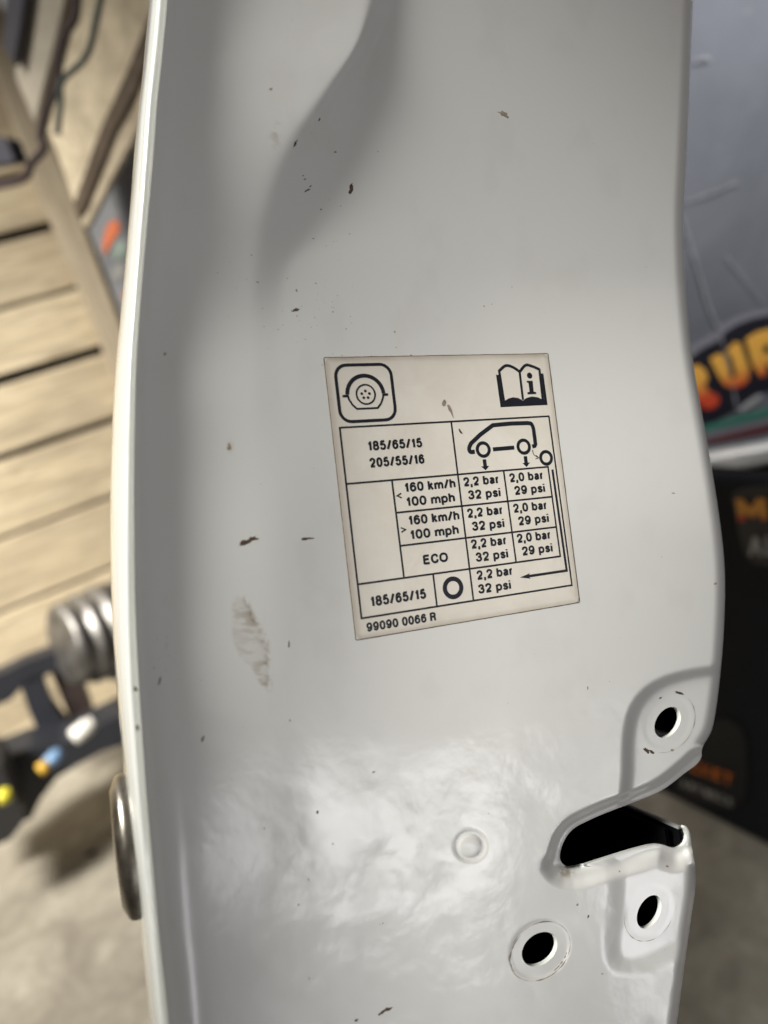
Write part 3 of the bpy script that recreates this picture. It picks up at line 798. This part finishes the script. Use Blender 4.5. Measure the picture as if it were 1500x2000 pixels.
# ------------------------------------------------------------------ metal disc on the outer edge
def build_disc(parent):
    M = NT('worn_steel'); b = M.b; co = M.coord()
    b.inputs['Metallic'].default_value = 1.0
    n = M.noise(260, 5, .7, co)
    M.link(M.ramp(n, [(.35, (.60, .56, .48)), (.7, (.32, .29, .24))]), b.inputs['Base Color'])
    M.link(M.ramp(M.noise(90, 4, .6, co), [(.3, .22), (.7, .42)]), b.inputs['Roughness'])
    M.link(M.bump(n, .00004, .6), b.inputs['Normal'])
    hd_ = Hh(x_in(np.array([1680.])) + 2, np.array([1680.])) - .0075
    top = sheet_pt(np.array([250.]), np.array([1533.]), hd_)[0]
    bot = sheet_pt(np.array([283.]), np.array([1830.]), hd_)[0]
    c = (top + bot) / 2; ax1 = (bot - top); Lh = np.linalg.norm(ax1) / 2; ax1 /= 2 * Lh
    ax2 = -DN - ax1 * (-DN).dot(ax1); ax2 /= np.linalg.norm(ax2)
    ax3 = np.cross(ax1, ax2); 
    if ax3.dot(DU) > 0: ax3 = -ax3
    prof = [(.0, .0), (.93, .0), (.985, .0004), (1.0, .0014), (1.0, .0030), (.985, .0040), (.95, .0046), (.78, .0060), (.0, .0064)]
    V = []; n = 96
    for r, z in prof:
        for k in range(n):
            t = 2*math.pi*k/n
            V.append(c + ax1*(r*Lh*math.cos(t)) + ax2*(r*Lh*.8*math.sin(t)+Lh*.72) + ax3*(z - .0016))
    m = len(prof)
    F = [(a*n+k, (a+1)*n+k, (a+1)*n+(k+1) % n, a*n+(k+1) % n) for a in range(m-1) for k in range(n)]
    o = mesh('metal_disc', V, F, M.m, parent, True); o['label'] = 'worn steel disc seen edge-on on the left edge'
build_disc(door)

# ------------------------------------------------------------------ the workshop behind
Z = np.array([0, 0, 1.0])
def concrete():
    t = NT('concrete'); b = t.b; co = t.coord()
    n = t.noise(9, 8, .65, co, .8); n2 = t.noise(45, 6, .7, co)
    c = t.ramp(n, [(.3, (.17, .155, .13)), (.55, (.30, .28, .24)), (.75, (.46, .44, .38))])
    c = t.mix(t.ramp(n2, [(.4, 0.), (.75, .55)]), c, (.16, .14, .12))
    t.link(c, b.inputs['Base Color']); b.inputs['Roughness'].default_value = .75
    t.link(t.bump(n2, .004, .6), b.inputs['Normal']); return t.m
def wood(name, c1, c2, c3):
    t = NT(name); b = t.b; tc = t.node('ShaderNodeTexCoord').outputs['Generated']
    mp = t.node('ShaderNodeMapping'); mp.inputs['Scale'].default_value = (1.2, 9, 9)
    oi = t.node('ShaderNodeObjectInfo').outputs['Random']
    t.link(tc, mp.inputs['Vector']); cb = t.node('ShaderNodeCombineXYZ'); t.link(t.math('MULTIPLY', oi, 30.0), cb.inputs[0]); t.link(cb.outputs[0], mp.inputs['Location'])
    n = t.noise(2.2, 7, .62, mp.outputs[0], 1.2)
    c = t.ramp(n, [(.30, tuple(x*.8 for x in c1)), (.5, c2), (.72, c3)])
    mp2 = t.node('ShaderNodeMapping'); t.link(tc, mp2.inputs['Vector']); t.link(cb.outputs[0], mp2.inputs['Location']); mp2.inputs['Scale'].default_value = (3, 2, 2)
    n2 = t.noise(2.5, 4, .6, mp2.outputs[0])
    c = t.mix(t.ramp(n2, [(.42, 0.), (.72, .75)]), c, tuple(x * .60 for x in c1))
    c = t.mix(t.math('MULTIPLY', t.math('FRACT', t.math('MULTIPLY', oi, 7.3)), .55), c, tuple(x * y for x, y in zip(c2, (.62, .60, .62))))
    t.link(c, b.inputs['Base Color']); b.inputs['Roughness'].default_value = .7
    t.link(t.bump(n, .002, .5), b.inputs['Normal']); return t.m
M_conc = concrete()
M_plank = wood('pine_plank', (.33, .27, .19), (.49, .415, .29), (.68, .60, .46))
M_beam = wood('pale_timber', (.42, .35, .25), (.50, .43, .32), (.58, .50, .38))
M_pole = wood('dark_timber', (.06, .04, .025), (.10, .07, .045), (.17, .13, .09))

fl = mesh('floor', [(-8, -6, 0), (8, -6, 0), (8, 10, 0), (-8, 10, 0)], [(0, 1, 2, 3)], M_conc); tag(fl, kind='structure')

wd = np.array([.938, .347, 0]); wd /= np.linalg.norm(wd); wn = np.array([wd[1], -wd[0], 0])      # wall runs along wd, faces the camera side
def at_dist(px, py, dist):
    d = rays(np.array([px]), np.array([py]))[0]; return CAM + d / np.hypot(d[0], d[1]) * dist
W0 = at_dist(120, 900, 1.62)
def on_wall(px, py, off=0): return on_plane(np.array([float(px)]), np.array([float(py)]), W0 + wn * off, wn)[0]
def wc(p): return (p - W0).dot(wd), p[2]
def wp(s, z, off=0): q = W0 + wd * s + wn * off; return np.array([q[0], q[1], z])

wall = empty('plank_wall', tuple(wp(0, 0))); tag(wall, 'wall of pale pine planks with dark gaps between them, behind the door at left', 'wall')
def slab(name, s0, s1, z0, z1, off, th, mat, parent, bv=.004):
    P = [wp(s0, z0, off), wp(s1, z0, off), wp(s1, z1, off), wp(s0, z1, off)]
    V, F = box_pts(P, wn, th); 
    # local frame so that the grain runs along the board
    o = mesh(name, V, F, mat, parent); bevel(o, bv); return o
lines_px = [(110, 330), (110, 439), (110, 573), (110, 710), (110, 858), (110, 1012), (110, 1153), (110, 1290), (110, 1430)]
zs = [wc(on_wall(*p))[1] for p in lines_px]
gaps = [.016, .016, .007, .018, .013, .007, .007, .006, .006]
s_beam = wc(on_wall(150, 480))[0]
zs = [zs[0] + .17*2, zs[0] + .17] + zs; gaps = [.012, .012] + gaps
zs.append(0.005); gaps.append(.004)
for i in range(len(zs) - 1):
    zt, zb = zs[i] - gaps[i] / 2, zs[i+1] + gaps[i+1] / 2
    slab('plank', s_beam - 1.5, s_beam + .45, zb, zt, 0.002 * (i % 3), .022, M_plank, wall)
# dark boarding behind the gaps
P = [wp(s_beam - 1.6, 0, -.03), wp(s_beam + .6, 0, -.03), wp(s_beam + .6, 1.6, -.03), wp(s_beam - 1.6, 1.6, -.03)]
V, F = box_pts(P, wn, .02); mesh('backing_board', V, F, simple('dark_backing', (.03, .03, .045), .9), wall)
# upright beam, a little proud
b0 = wc(on_wall(48, 330, .045))[0]; b1 = wc(on_wall(88, 330, .045))[0]
pb = [on_wall(-40, 60, .045), on_wall(12, 50, .045), on_wall(240, 660, .045), on_wall(470, 1140, .045), on_wall(390, 1180, .045), on_wall(200, 660, .045)]
pb = [on_wall(-38, 60, .045), on_wall(26, 90, .045), on_wall(108, 290, .045), on_wall(245, 655, .045), on_wall(520, 1300, .045), on_wall(440, 1330, .045), on_wall(196, 665, .045), on_wall(52, 318, .045)]
V, F = box_pts(pb, wn, .04); o = mesh('upright_beam', V, F, M_beam, wall); bevel(o, .004)

# grey steel cabinet behind the door
kd = np.array([.937, -.35, 0]); kd /= np.linalg.norm(kd); kn = np.array([kd[1], -kd[0], 0])
K0 = at_dist(1440, 880, 1.02)
def on_cab(px, py, off=0): return on_plane(np.array([float(px)]), np.array([float(py)]), K0 + kn * off, kn)[0]
# leaning plywood, pole and batten, cables
def leaning(name, pts, off, th, mat, label, cat, bv=.003):
    P = [on_cab(x, y, off) for x, y in pts]; V, F = box_pts(P, kn, th)
    o = mesh(name, V, F, mat); bevel(o, bv); return tag(o, label, cat)
M_ply = wood('plywood', (.50, .43, .31), (.62, .54, .40), (.70, .62, .48))
leaning('plywood_sheet', [(30, -60), (345, -60), (275, 120), (150, 418), (110, 300), (20, 90)], .07, .01, M_ply, 'pale plywood sheet leaning at top left behind the dark pole', 'plywood sheet')
leaning('grey_board', [(44, -60), (140, -60), (118, 40), (68, 245), (28, 150)], .085, .006, simple('greyed_board', (.36, .33, .28), .8, nscale=12, namp=.25), 'greyish weathered board beside the dark strip at top left', 'board')
leaning('wood_strip', [(12, -60), (56, -60), (40, 60), (28, 130), (4, 90)], .10, .01, simple('dark_slat_wood', (.045, .045, .06), .8, nscale=30), 'dark wood strip standing at the top left corner', 'wood strip')
leaning('timber_pole', [(322, -60), (300, 0), (245, 140), (196, 245), (140, 400), (150, 425), (163, 414), (196, 332), (224, 259), (259, 196), (290, 115), (330, 0), (352, -60)], .13, .03, M_pole, 'dark brown timber pole leaning against the plywood', 'pole')
leaning('pale_batten', [(352, -60), (330, 0), (288, 115), (257, 196), (222, 259), (194, 332), (160, 414), (158, 438), (169, 448), (245, 300), (286, 228), (335, 100), (400, -60)], .125, .012, M_beam, 'pale batten leaning right beside the dark timber pole', 'batten')

def tube(name, pts3, r, mat, parent=None, seg=10):
    pts = np.array(pts3, float)
    ext = []
    n = len(pts)
    for i in range(n - 1):
        p0 = pts[max(i-1, 0)]; p1 = pts[i]; p2 = pts[i+1]; p3 = pts[min(i+2, n-1)]
        for t in np.arange(6) / 6: ext.append(.5*((2*p1)+(p2-p0)*t+(2*p0-5*p1+4*p2-p3)*t*t+(3*p1-p0-3*p2+p3)*t**3))
    ext.append(pts[-1]); P = np.array(ext); T = np.gradient(P, axis=0); T /= np.linalg.norm(T, axis=1)[:, None]
    V = []
    for p, t in zip(P, T):
        a = np.cross(t, wn + 1e-4); a /= np.linalg.norm(a); b = np.cross(t, a)
        for k in range(seg): q = 2*math.pi*k/seg; V.append(p + a*math.cos(q)*r + b*math.sin(q)*r)
    m = len(P); F = [(i*seg+k, i*seg+(k+1) % seg, (i+1)*seg+(k+1) % seg, (i+1)*seg+k) for i in range(m-1) for k in range(seg)]
    F += [tuple(range(seg))[::-1], tuple((m-1)*seg+k for k in range(seg))]
    return mesh(name, V, F, mat, parent, True)
tag(tube('cable', [on_cab(x, y, .15) for x, y in [(152, -50), (148, 30), (130, 62), (117, 110), (110, 165), (92, 215), (80, 262), (86, 290), (62, 318), (50, 345), (20, 358), (-60, 372)]], .0048, simple('brown_rubber', (.035, .02, .022), .6)),
    'thick dark brown cable hanging from the top and bending left at the beam', 'cable')
tag(tube('cable', [on_cab(x, y, .16) for x, y in [(205, -50), (188, 40), (168, 110), (122, 158), (118, 200), (112, 262)]], .0036, simple('green_rubber', (.05, .065, .06), .6)),
    'thin dark green cable with a kink hanging over the plywood', 'cable')
leaning('dark_bracket', [(-40, 262), (12, 272), (30, 318), (-40, 330)], .03, .03, simple('blue_black_plastic', (.03, .032, .05), .6), 'blue-black bracket fixed to the planks at the left edge', 'bracket')

def cab_mat():
    t = NT('grey_steel_paint'); b = t.b; co = t.coord()
    n = t.noise(6, 6, .6, co, .6)
    c = t.ramp(n, [(.3, (.17, .18, .20)), (.7, (.26, .27, .30))]); c = t.mix(t.ramp(t.noise(28, 5, .7, co), [(.6, 0.), (.8, .5)]), c, (.42, .40, .40))
    t.link(c, b.inputs['Base Color']); b.inputs['Roughness'].default_value = .38; b.inputs['Metallic'].default_value = .3; return t.m
M_cab = cab_mat()
cab = empty('steel_cabinet', (float(K0[0]), float(K0[1]), 0)); tag(cab, 'scuffed grey steel cabinet with flame lettered sticker, behind the door', 'cabinet')
sL = (on_cab(205, 540) - K0).dot(kd); sR = .55
zr = K0[2] - .012
def kp(s, z, off=0): q = K0 + kd*s + kn*off; return np.array([q[0], q[1], z])
P = [kp(sL, zr), kp(sR, zr), kp(sR, 1.7), kp(sL, 1.7)]
V, F = box_pts(P, kn, .35); bevel(mesh('cabinet_body', V, F, M_cab, cab), .006)
P = [kp(sL + .02, .05, -.06), kp(sR, .05, -.06), kp(sR, zr - .002, -.06), kp(sL + .02, zr - .002, -.06)]
V, F = box_pts(P, kn, .28); mesh('cabinet_base', V, F, simple('black_plinth', (.012, .013, .016), .5), cab)
# polished rail along the lower edge
prof = [(-.002, -.018), (.012, -.018), (.018, -.012), (.018, .004), (.013, .010), (-.002, .010)]
V = [kp(sL, zr + .008 + z, o_) for o_, z in prof] + [kp(sR, zr + .008 + z, o_) for o_, z in prof]
k = len(prof); F = [(i, (i+1) % k, k+(i+1) % k, k+i) for i in range(k)] + [tuple(range(k))[::-1], tuple(range(k, 2*k))]
mesh('rail', V, F, simple('polished_rail', (.62, .60, .56), .42, .25, nscale=14, namp=.2), cab)
def fill_px(name, polys, off, mat, parent, planefn=on_cab, label=None):
    V = []; F = []
    for P in polys:
        tri = tessellate_polygon([[Vector((p[0], p[1], 0)) for p in P]]); b = len(V)
        V += [planefn(x, y, off) for x, y in P]; F += [tuple(b+i for i in q) for q in tri]
    o = mesh(name, V, F, mat, parent)
    if label: o['label'] = label
    return o
def flame(name, top, bot, z0, z1, axis):
    t = NT(name); b = t.b; g = t.node('ShaderNodeTexCoord').outputs['Object']
    sx = t.node('ShaderNodeVectorMath', operation='DOT_PRODUCT'); t.link(g, sx.inputs[0]); sx.inputs[1].default_value = axis
    mr = t.node('ShaderNodeMapRange'); mr.inputs['From Min'].default_value = z0; mr.inputs['From Max'].default_value = z1
    t.link(sx.outputs['Value'], mr.inputs['Value'])
    c = t.ramp(mr.outputs[0], [(.25, bot), (.42, tuple((a+c_)/2 for a, c_ in zip(top, bot))), (.60, top)])
    t.link(c, b.inputs['Base Color']); b.inputs['Roughness'].default_value = .4; return t.m
pa = on_cab(1440, 800); pc = on_cab(1420, 660)
a_, c_ = on_cab(1405, 808), on_cab(1370, 690)
up_ax = (c_ - a_); up_ax = up_ax / up_ax.dot(up_ax)
M_fl = flame('flame_print', (.85, .45, .08), (.62, .07, .03), float(a_.dot(up_ax)) + .10, float(a_.dot(up_ax)) + 1.0, tuple(map(float, up_ax)))
M_blk = simple('black_vinyl', (.012, .012, .020), .45); M_grn = simple('green_vinyl', (.06, .20, .15), .5); M_red = simple('dark_red_vinyl', (.13, .035, .04), .5)
M_gry = simple('grey_vinyl', (.22, .215, .24), .5)
stk = fill_px('flame_sticker', [[(1330, 712), (1372, 680), (1405, 664), (1416, 648), (1438, 634), (1470, 622), (1560, 604), (1600, 700), (1560, 750), (1480, 770), (1440, 800), (1400, 822), (1350, 850), (1300, 830)]], .0015, M_blk, cab, label='black sticker with orange and red letters')
fill_px('sticker_border', [[(1330, 712), (1372, 680), (1405, 664), (1416, 648), (1438, 634), (1470, 622), (1560, 604), (1560, 592), (1468, 608), (1434, 620), (1410, 634), (1400, 648), (1368, 664), (1330, 690)]], .0012, M_gry, stk)
fill_px('printed_letter', [[(1340, 720), (1362, 712), (1378, 722), (1384, 742), (1376, 748), (1384, 764), (1402, 772), (1406, 784), (1396, 796), (1380, 800), (1366, 790), (1345, 760)]], .003, M_fl, stk)
fill_px('printed_letter', [[(1386, 700), (1404, 690), (1414, 694), (1424, 722), (1430, 738), (1438, 734), (1430, 700), (1419, 684), (1436, 667), (1447, 672), (1456, 700), (1464, 722), (1462, 742), (1450, 754), (1436, 758), (1420, 756), (1408, 744), (1397, 722)]], .003, M_fl, stk)
fill_px('printed_letter', [[(1456, 662), (1478, 648), (1510, 640), (1525, 660), (1516, 690), (1535, 720), (1510, 728), (1500, 705), (1494, 735), (1484, 736), (1470, 712)]], .003, M_fl, stk)
fill_px('letter_hole', [[(1492, 676), (1500, 672), (1506, 680), (1500, 690), (1492, 686)]], .0045, M_blk, stk)
fill_px('green_stripe', [[(1350, 838), (1372, 832), (1440, 812), (1560, 778), (1560, 800), (1440, 828), (1374, 846), (1350, 850)]], .003, M_grn, cab)
fill_px('grey_stripe', [[(1350, 852), (1374, 848), (1560, 802), (1560, 812), (1376, 858), (1350, 864)]], .0025, M_gry, cab)
fill_px('red_stripe', [[(1350, 866), (1376, 859), (1560, 814), (1560, 832), (1378, 868), (1350, 874)]], .003, M_red, cab)
fill_px('pale_streak', [[(1442, 800), (1462, 782), (1486, 768), (1490, 774), (1468, 792), (1448, 806)]], .0045, simple('silver_vinyl', (.42, .42, .42), .5), cab)
# scratches and scuffs in the grey paint (raised paint flakes)
M_scr = simple('scratch_chalk', (.30, .30, .315), .7, nscale=120, namp=.25)
def scratch(P, wpx, seed):
    r = random.Random(seed); P = smooth_line(P, 2); T = np.gradient(P, axis=0); T /= np.linalg.norm(T, axis=1)[:, None]
    A = []; B = []
    for p, t in zip(P, T):
        k = wpx * .32 * r.uniform(.5, 1.3); nn = np.array([-t[1], t[0]]); A.append(p + nn*k); B.append(p - nn*k)
    V = [on_cab(x, y, .003) for x, y in A] + [on_cab(x, y, .003) for x, y in B]; n = len(A)
    mesh('scratch', V, [(i, i+1, n+i+1, n+i) for i in range(n-1)], M_scr, cab)
scratch([(1334, 425), (1350, 480), (1368, 540), (1385, 600), (1404, 640)], 6, 1)
scratch([(1340, 394), (1390, 376), (1442, 354)], 5, 2)
scratch([(1354, 120), (1372, 112), (1388, 114)], 9, 4)
scratch([(1420, 500), (1456, 545), (1492, 590)], 3, 5)
scratch([(1406, 650), (1420, 700), (1432, 760), (1440, 800)], 5, 6)
# marks on the same cabinet seen left of the door
fill_px('orange_mark', [[(212, 434), (226, 428), (236, 442), (228, 458), (214, 480), (204, 500), (200, 480), (204, 455)]], .002, simple('orange_vinyl', (.50, .13, .05), .5), cab)
fill_px('pale_green_mark', [[(226, 474), (242, 470), (250, 486), (240, 505), (226, 510), (218, 494)]], .002, simple('pale_green_vinyl', (.22, .28, .26), .5), cab)
fill_px('pale_mark', [[(222, 520), (238, 512), (246, 528), (232, 548), (220, 542)]], .002, simple('pale_vinyl', (.28, .28, .28), .5), cab)
fill_px('orange_mark', [[(240, 570), (252, 566), (256, 590), (244, 588)]], .002, simple('orange_vinyl_small', (.40, .12, .06), .5), cab)
fill_px('pale_mark', [[(243, 308), (252, 306), (256, 316), (248, 322), (242, 316)]], .002, simple('blue_grey_vinyl', (.35, .40, .42), .5), cab)

# black tool case standing in front of the cabinet at right
fd = np.array([-.48, .878, 0]); fd /= np.linalg.norm(fd); fn = np.array([-fd[1], fd[0], 0])
if fn.dot(-(at_dist(1370, 1596, 1.0) - CAM)) < 0: fn = -fn
dray = rays(np.array([1370.]), np.array([1596.]))[0]; Q0 = CAM + dray * (-CAM_Z / dray[2])
def on_case(px, py, off=0): return on_plane(np.array([float(px)]), np.array([float(py)]), Q0 + fn * off, fn)[0]
def qp(s, z, off=0): q = Q0 + fd*s + fn*off; return np.array([q[0], q[1], z])
case = empty('tool_case', tuple(Q0)); tag(case, 'black tool case with orange lettered stickers standing on the floor at right', 'tool case')
s0 = -.75; s1 = (on_case(1225, 1523) - Q0).dot(fd)
zt = on_case(1460, 940)[2]
P = [qp(s0, .004), qp(s1, .004), qp(s1, zt), qp(s0, zt)]
if True:
    V, F = box_pts(P, fn, .04); bevel(mesh('case_body', V, F, simple('black_case_plastic', (.008, .009, .012), .6, nscale=40, bump=.0005, spec=.15), case), .012, 3)
lab = fill_px('case_sticker', [smooth_poly([(1424, 950), (1560, 948), (1580, 1110), (1500, 1108), (1462, 1098), (1446, 1060), (1436, 1000)], 2).tolist()], .002, simple('case_label_black', (.004, .004, .007), .4), case, on_case)
M_or = simple('orange_print', (.62, .25, .02), .5); M_wh = simple('grey_print', (.25, .25, .25), .5)
up2 = on_case(1460, 975) - on_case(1466, 1020); up2 = up2 / up2.dot(up2); z2 = float(on_case(1466, 1020).dot(up2))
M_fl2 = flame('flame_print_small', (.55, .24, .03), (.40, .03, .01), z2 + .05, z2 + .75, tuple(map(float, up2)))
fill_px('printed_letter', [[(1436, 975), (1450, 974), (1466, 992), (1480, 973), (1496, 974), (1500, 1016), (1486, 1016), (1482, 1000), (1470, 1014), (1456, 1001), (1456, 1018), (1442, 1018)]], .004, M_fl2, lab, on_case)
fill_px('printed_letter', [[(1462, 1085), (1470, 1048), (1480, 1048), (1490, 1085), (1482, 1086), (1478, 1074), (1472, 1074), (1469, 1086)], [(1494, 1048), (1502, 1048), (1503, 1078), (1520, 1078), (1520, 1086), (1495, 1086)]], .004, M_wh, lab, on_case)
lab2 = fill_px('case_sticker', [smooth_poly([(1395, 1395), (1455, 1420), (1462, 1500), (1452, 1590), (1310, 1560), (1330, 1500), (1370, 1470)], 2).tolist()], .002, simple('case_label_black_lower', (.004, .004, .006), .4), case, on_case)
def letters(s, x, y, w, h, dx, dy, mat, parent, off=.004):
    """blocky print on the case: baseline start (x,y) px, per-letter step, height h"""
    B = {'K': [[(0,0),(.25,0),(.25,1),(0,1)], [(.25,.45),(.8,1),(1,1),(.5,.5),(1,0),(.75,0),(.3,.42)]], 'E': [[(0,0),(.95,0),(.95,.2),(.28,.2),(.28,.4),(.8,.4),(.8,.6),(.28,.6),(.28,.8),(.95,.8),(.95,1),(0,1)]],
         'T': [[(.37,0),(.63,0),(.63,.8),(1,.8),(1,1),(0,1),(0,.8),(.37,.8)]], 'C': [[(0,0),(.95,0),(.95,.22),(.28,.22),(.28,.78),(.95,.78),(.95,1),(0,1)]],
         'A': [[(0,0),(.25,0),(.35,.3),(.65,.3),(.75,0),(1,0),(.62,1),(.38,1)]], 'R': [[(0,0),(.26,0),(.26,.4),(.7,0),(1,0),(.7,.42),(.95,.6),(.95,.9),(.8,1),(0,1)]], 'F': [[(0,0),(.28,0),(.28,.4),(.8,.4),(.8,.6),(.28,.6),(.28,.8),(.95,.8),(.95,1),(0,1)]], 'O': [[(0,0),(1,0),(1,1),(0,1)]]}
    for k, ch in enumerate(s):
        x0, y0 = x + dx*k, y + dy*k
        for P in B[ch]:
            fill_px('printed_letter', [[(x0 + a*w, y0 - b*h + a*w*dy/dx) for a, b in P]], off, mat, parent, on_case)
letters('CKET', 1350, 1506, 17, 22, 21, 7.5, simple('orange_print_dim', (.50, .13, .02), .5), lab2)
letters('ARFORCE', 1330, 1536, 11, 15, 15, 6, M_wh, lab2)

# salvaged car parts on the floor at left
lp_n = wn
def lpt(px, py, d):      # point at horizontal distance d from the camera
    return at_dist(px, py, d)
def plate(name, polys, dist, th, mat, parent, bv=.003):
    """upright plate parallel to the wall, outline traced, given thickness"""
    P0 = at_dist(120, 1350, dist); V = []; F = []
    for P in polys:
        pts = [on_plane(np.array([float(x)]), np.array([float(y)]), P0, wn)[0] for x, y in P]
        tri = tessellate_polygon([[Vector((p[0], p[1], 0)) for p in P]]); b = len(V); k = len(P)
        V += pts + [p - wn*th for p in pts]
        F += [tuple(b+i for i in q) for q in tri] + [tuple(b+k+i for i in q[::-1]) for q in tri] + [(b+i, b+(i+1) % k, b+k+(i+1) % k, b+k+i) for i in range(k)]
    return mesh(name, V, F, mat, parent)
M_bp = simple('black_bracket_plastic', (.018, .02, .028), .5, nscale=20)
br = empty('engine_bracket', tuple(at_dist(100, 1480, 1.38))); tag(br, 'black slotted bracket lying against the plank wall at left', 'bracket')
plate('bracket_arm', [[(-80, 1345), (0, 1318), (45, 1295), (100, 1275), (140, 1272), (150, 1300), (105, 1312), (45, 1340), (20, 1368), (-20, 1385), (-80, 1400)]], 1.38, .04, M_bp, br)
plate('bracket_web', [[(38, 1335), (84, 1312), (92, 1350), (105, 1380), (125, 1405), (142, 1425), (175, 1408), (180, 1430), (148, 1470), (90, 1478), (78, 1440), (55, 1385)]], 1.38, .04, M_bp, br)
plate('bracket_web', [[(98, 1310), (140, 1290), (160, 1330), (178, 1372), (186, 1398), (140, 1415), (122, 1370)]], 1.40, .05, simple('brown_black_metal', (.045, .032, .03), .5, .3, nscale=25, namp=.4), br)
plate('bracket_foot', [[(-80, 1530), (0, 1485), (60, 1462), (120, 1455), (190, 1420), (252, 1390), (290, 1385), (290, 1440), (200, 1468), (150, 1495), (110, 1520), (80, 1560), (60, 1600), (-80, 1640)]], 1.30, .08, M_bp, br)
tag(plate('floor_box', [[(-80, 1490), (5, 1500), (30, 1560), (50, 1600), (20, 1640), (-80, 1680)]], 1.18, .1, simple('dark_grey_box', (.03, .03, .032), .5), None), 'dark box at the left edge on the concrete floor', 'box')
M_al = NT('cast_aluminium'); b_ = M_al.b; b_.inputs['Metallic'].default_value = .9
M_al.link(M_al.ramp(M_al.noise(30, 5, .6, M_al.coord()), [(.3, (.12, .115, .11)), (.7, (.36, .355, .36))]), b_.inputs['Base Color']); b_.inputs['Roughness'].default_value = .5
M_al.link(M_al.bump(M_al.noise(40, 3, .5, M_al.coord()), .003, .6), b_.inputs['Normal'])
def motor():
    ca = at_dist(118, 1222, 1.36); cb_ = at_dist(330, 1262, 1.40)
    c1 = at_dist(122, 1262, 1.34); c2 = at_dist(330, 1196, 1.40)
    ax = c2 - c1; L = np.linalg.norm(ax); ax /= L; a = np.cross(ax, Z); a /= np.linalg.norm(a); b = np.cross(ax, a)
    root = empty('metal_housing', tuple(c1)); tag(root, 'ribbed silver metal housing lying above the black bracket', 'machine part')
    prof = [(0, 0), (0, .030), (.006, .040), (.028, .046), (.032, .054), (.042, .054), (.046, .062), (.085, .066), (.088, .072), (.10, .072), (.104, .066), (.2, .068), (.2, 0)]
    n = 40; V = []; prof = [(0, 0), (0, .040), (0, .052), (.003, .056), (.018, .058), (.021, .051), (.032, .051), (.035, .062), (.048, .062), (.051, .054), (.063, .054), (.066, .067), (.082, .067), (.085, .060), (.2, .062), (.2, 0)]; prof = [(z, r * 1.25) for z, r in prof]
    for z, r in prof:
        for k in range(n): t = 2*math.pi*k/n; V.append(c1 + ax*z + a*r*math.cos(t) + b*r*math.sin(t))
    F = [(i*n+k, i*n+(k+1) % n, (i+1)*n+(k+1) % n, (i+1)*n+k) for i in range(len(prof)-1) for k in range(n)]
    mesh('housing_body', V, F, M_al.m, root, True)
    for k in range(10):
        t = 2*math.pi*k/10; d = a*math.cos(t) + b*math.sin(t); e = np.cross(ax, d)
        p = c1 + ax*.088 + d*.072; P = [p - e*.003, p + e*.003, p + e*.003 + ax*.034, p - e*.003 + ax*.034]
        V, F = box_pts(P, d, .008); V = [v + d*.010 for v in V]; mesh('rib', V, F, M_al.m, root)
    return c1, ax
motor()
def can(name, pa, pb, dist, r, mat, label, cat):
    a = at_dist(*pa, dist); b = at_dist(*pb, dist); ax = b - a; L = np.linalg.norm(ax); ax /= L
    u = np.cross(ax, wn); u /= np.linalg.norm(u); v = np.cross(ax, u); n = 20; V = []
    for z, rr in ((0, r*.1), (0, r*.8), (L*.08, r), (L*.75, r), (L*.8, r*.8), (L, r*.75), (L, .0001)):
        for k in range(n): t = 2*math.pi*k/n; V.append(a + ax*z + u*rr*math.cos(t) + v*rr*math.sin(t))
    F = [(i*n+k, i*n+(k+1) % n, (i+1)*n+(k+1) % n, (i+1)*n+k) for i in range(6) for k in range(n)]
    return tag(mesh(name, V, F, mat, None, True), label, cat)
can('plug', (142, 1442), (184, 1408), 1.24, .014, simple('white_plastic', (.75, .74, .72), .35), 'small white plug beneath the silver housing', 'plug')
can('connector', (90, 1496), (118, 1466), 1.22, .011, simple('blue_plastic', (.16, .28, .48), .4), 'small blue connector beside the yellow cap', 'connector')
can('cap', (76, 1506), (94, 1492), 1.21, .010, simple('amber_plastic', (.62, .38, .05), .4), 'small amber cap at the end of the blue connector', 'cap')
can('cap', (-4, 1562), (22, 1546), 1.12, .011, simple('yellow_plastic', (.75, .68, .06), .4), 'bright yellow cap on the dark box at left edge', 'cap')
dd = rays(np.array([178.]), np.array([1667.]))[0]; st0 = CAM + dd * (-CAM_Z / dd[2])
V = []; n = 9
for k in range(n): t = 2*math.pi*k/n; V.append(st0 + np.array([.010*math.cos(t)*(1+.3*math.sin(3*t)), .008*math.sin(t), .001]))
V.append(st0 + np.array([0, 0, .007])); F = [(k, (k+1) % n, n) for k in range(n)]
tag(mesh('pebble', V, F, simple('dark_pebble', (.05, .05, .05), .8)), 'small dark pebble alone on the concrete floor', 'pebble')

bpy.context.view_layer.update()
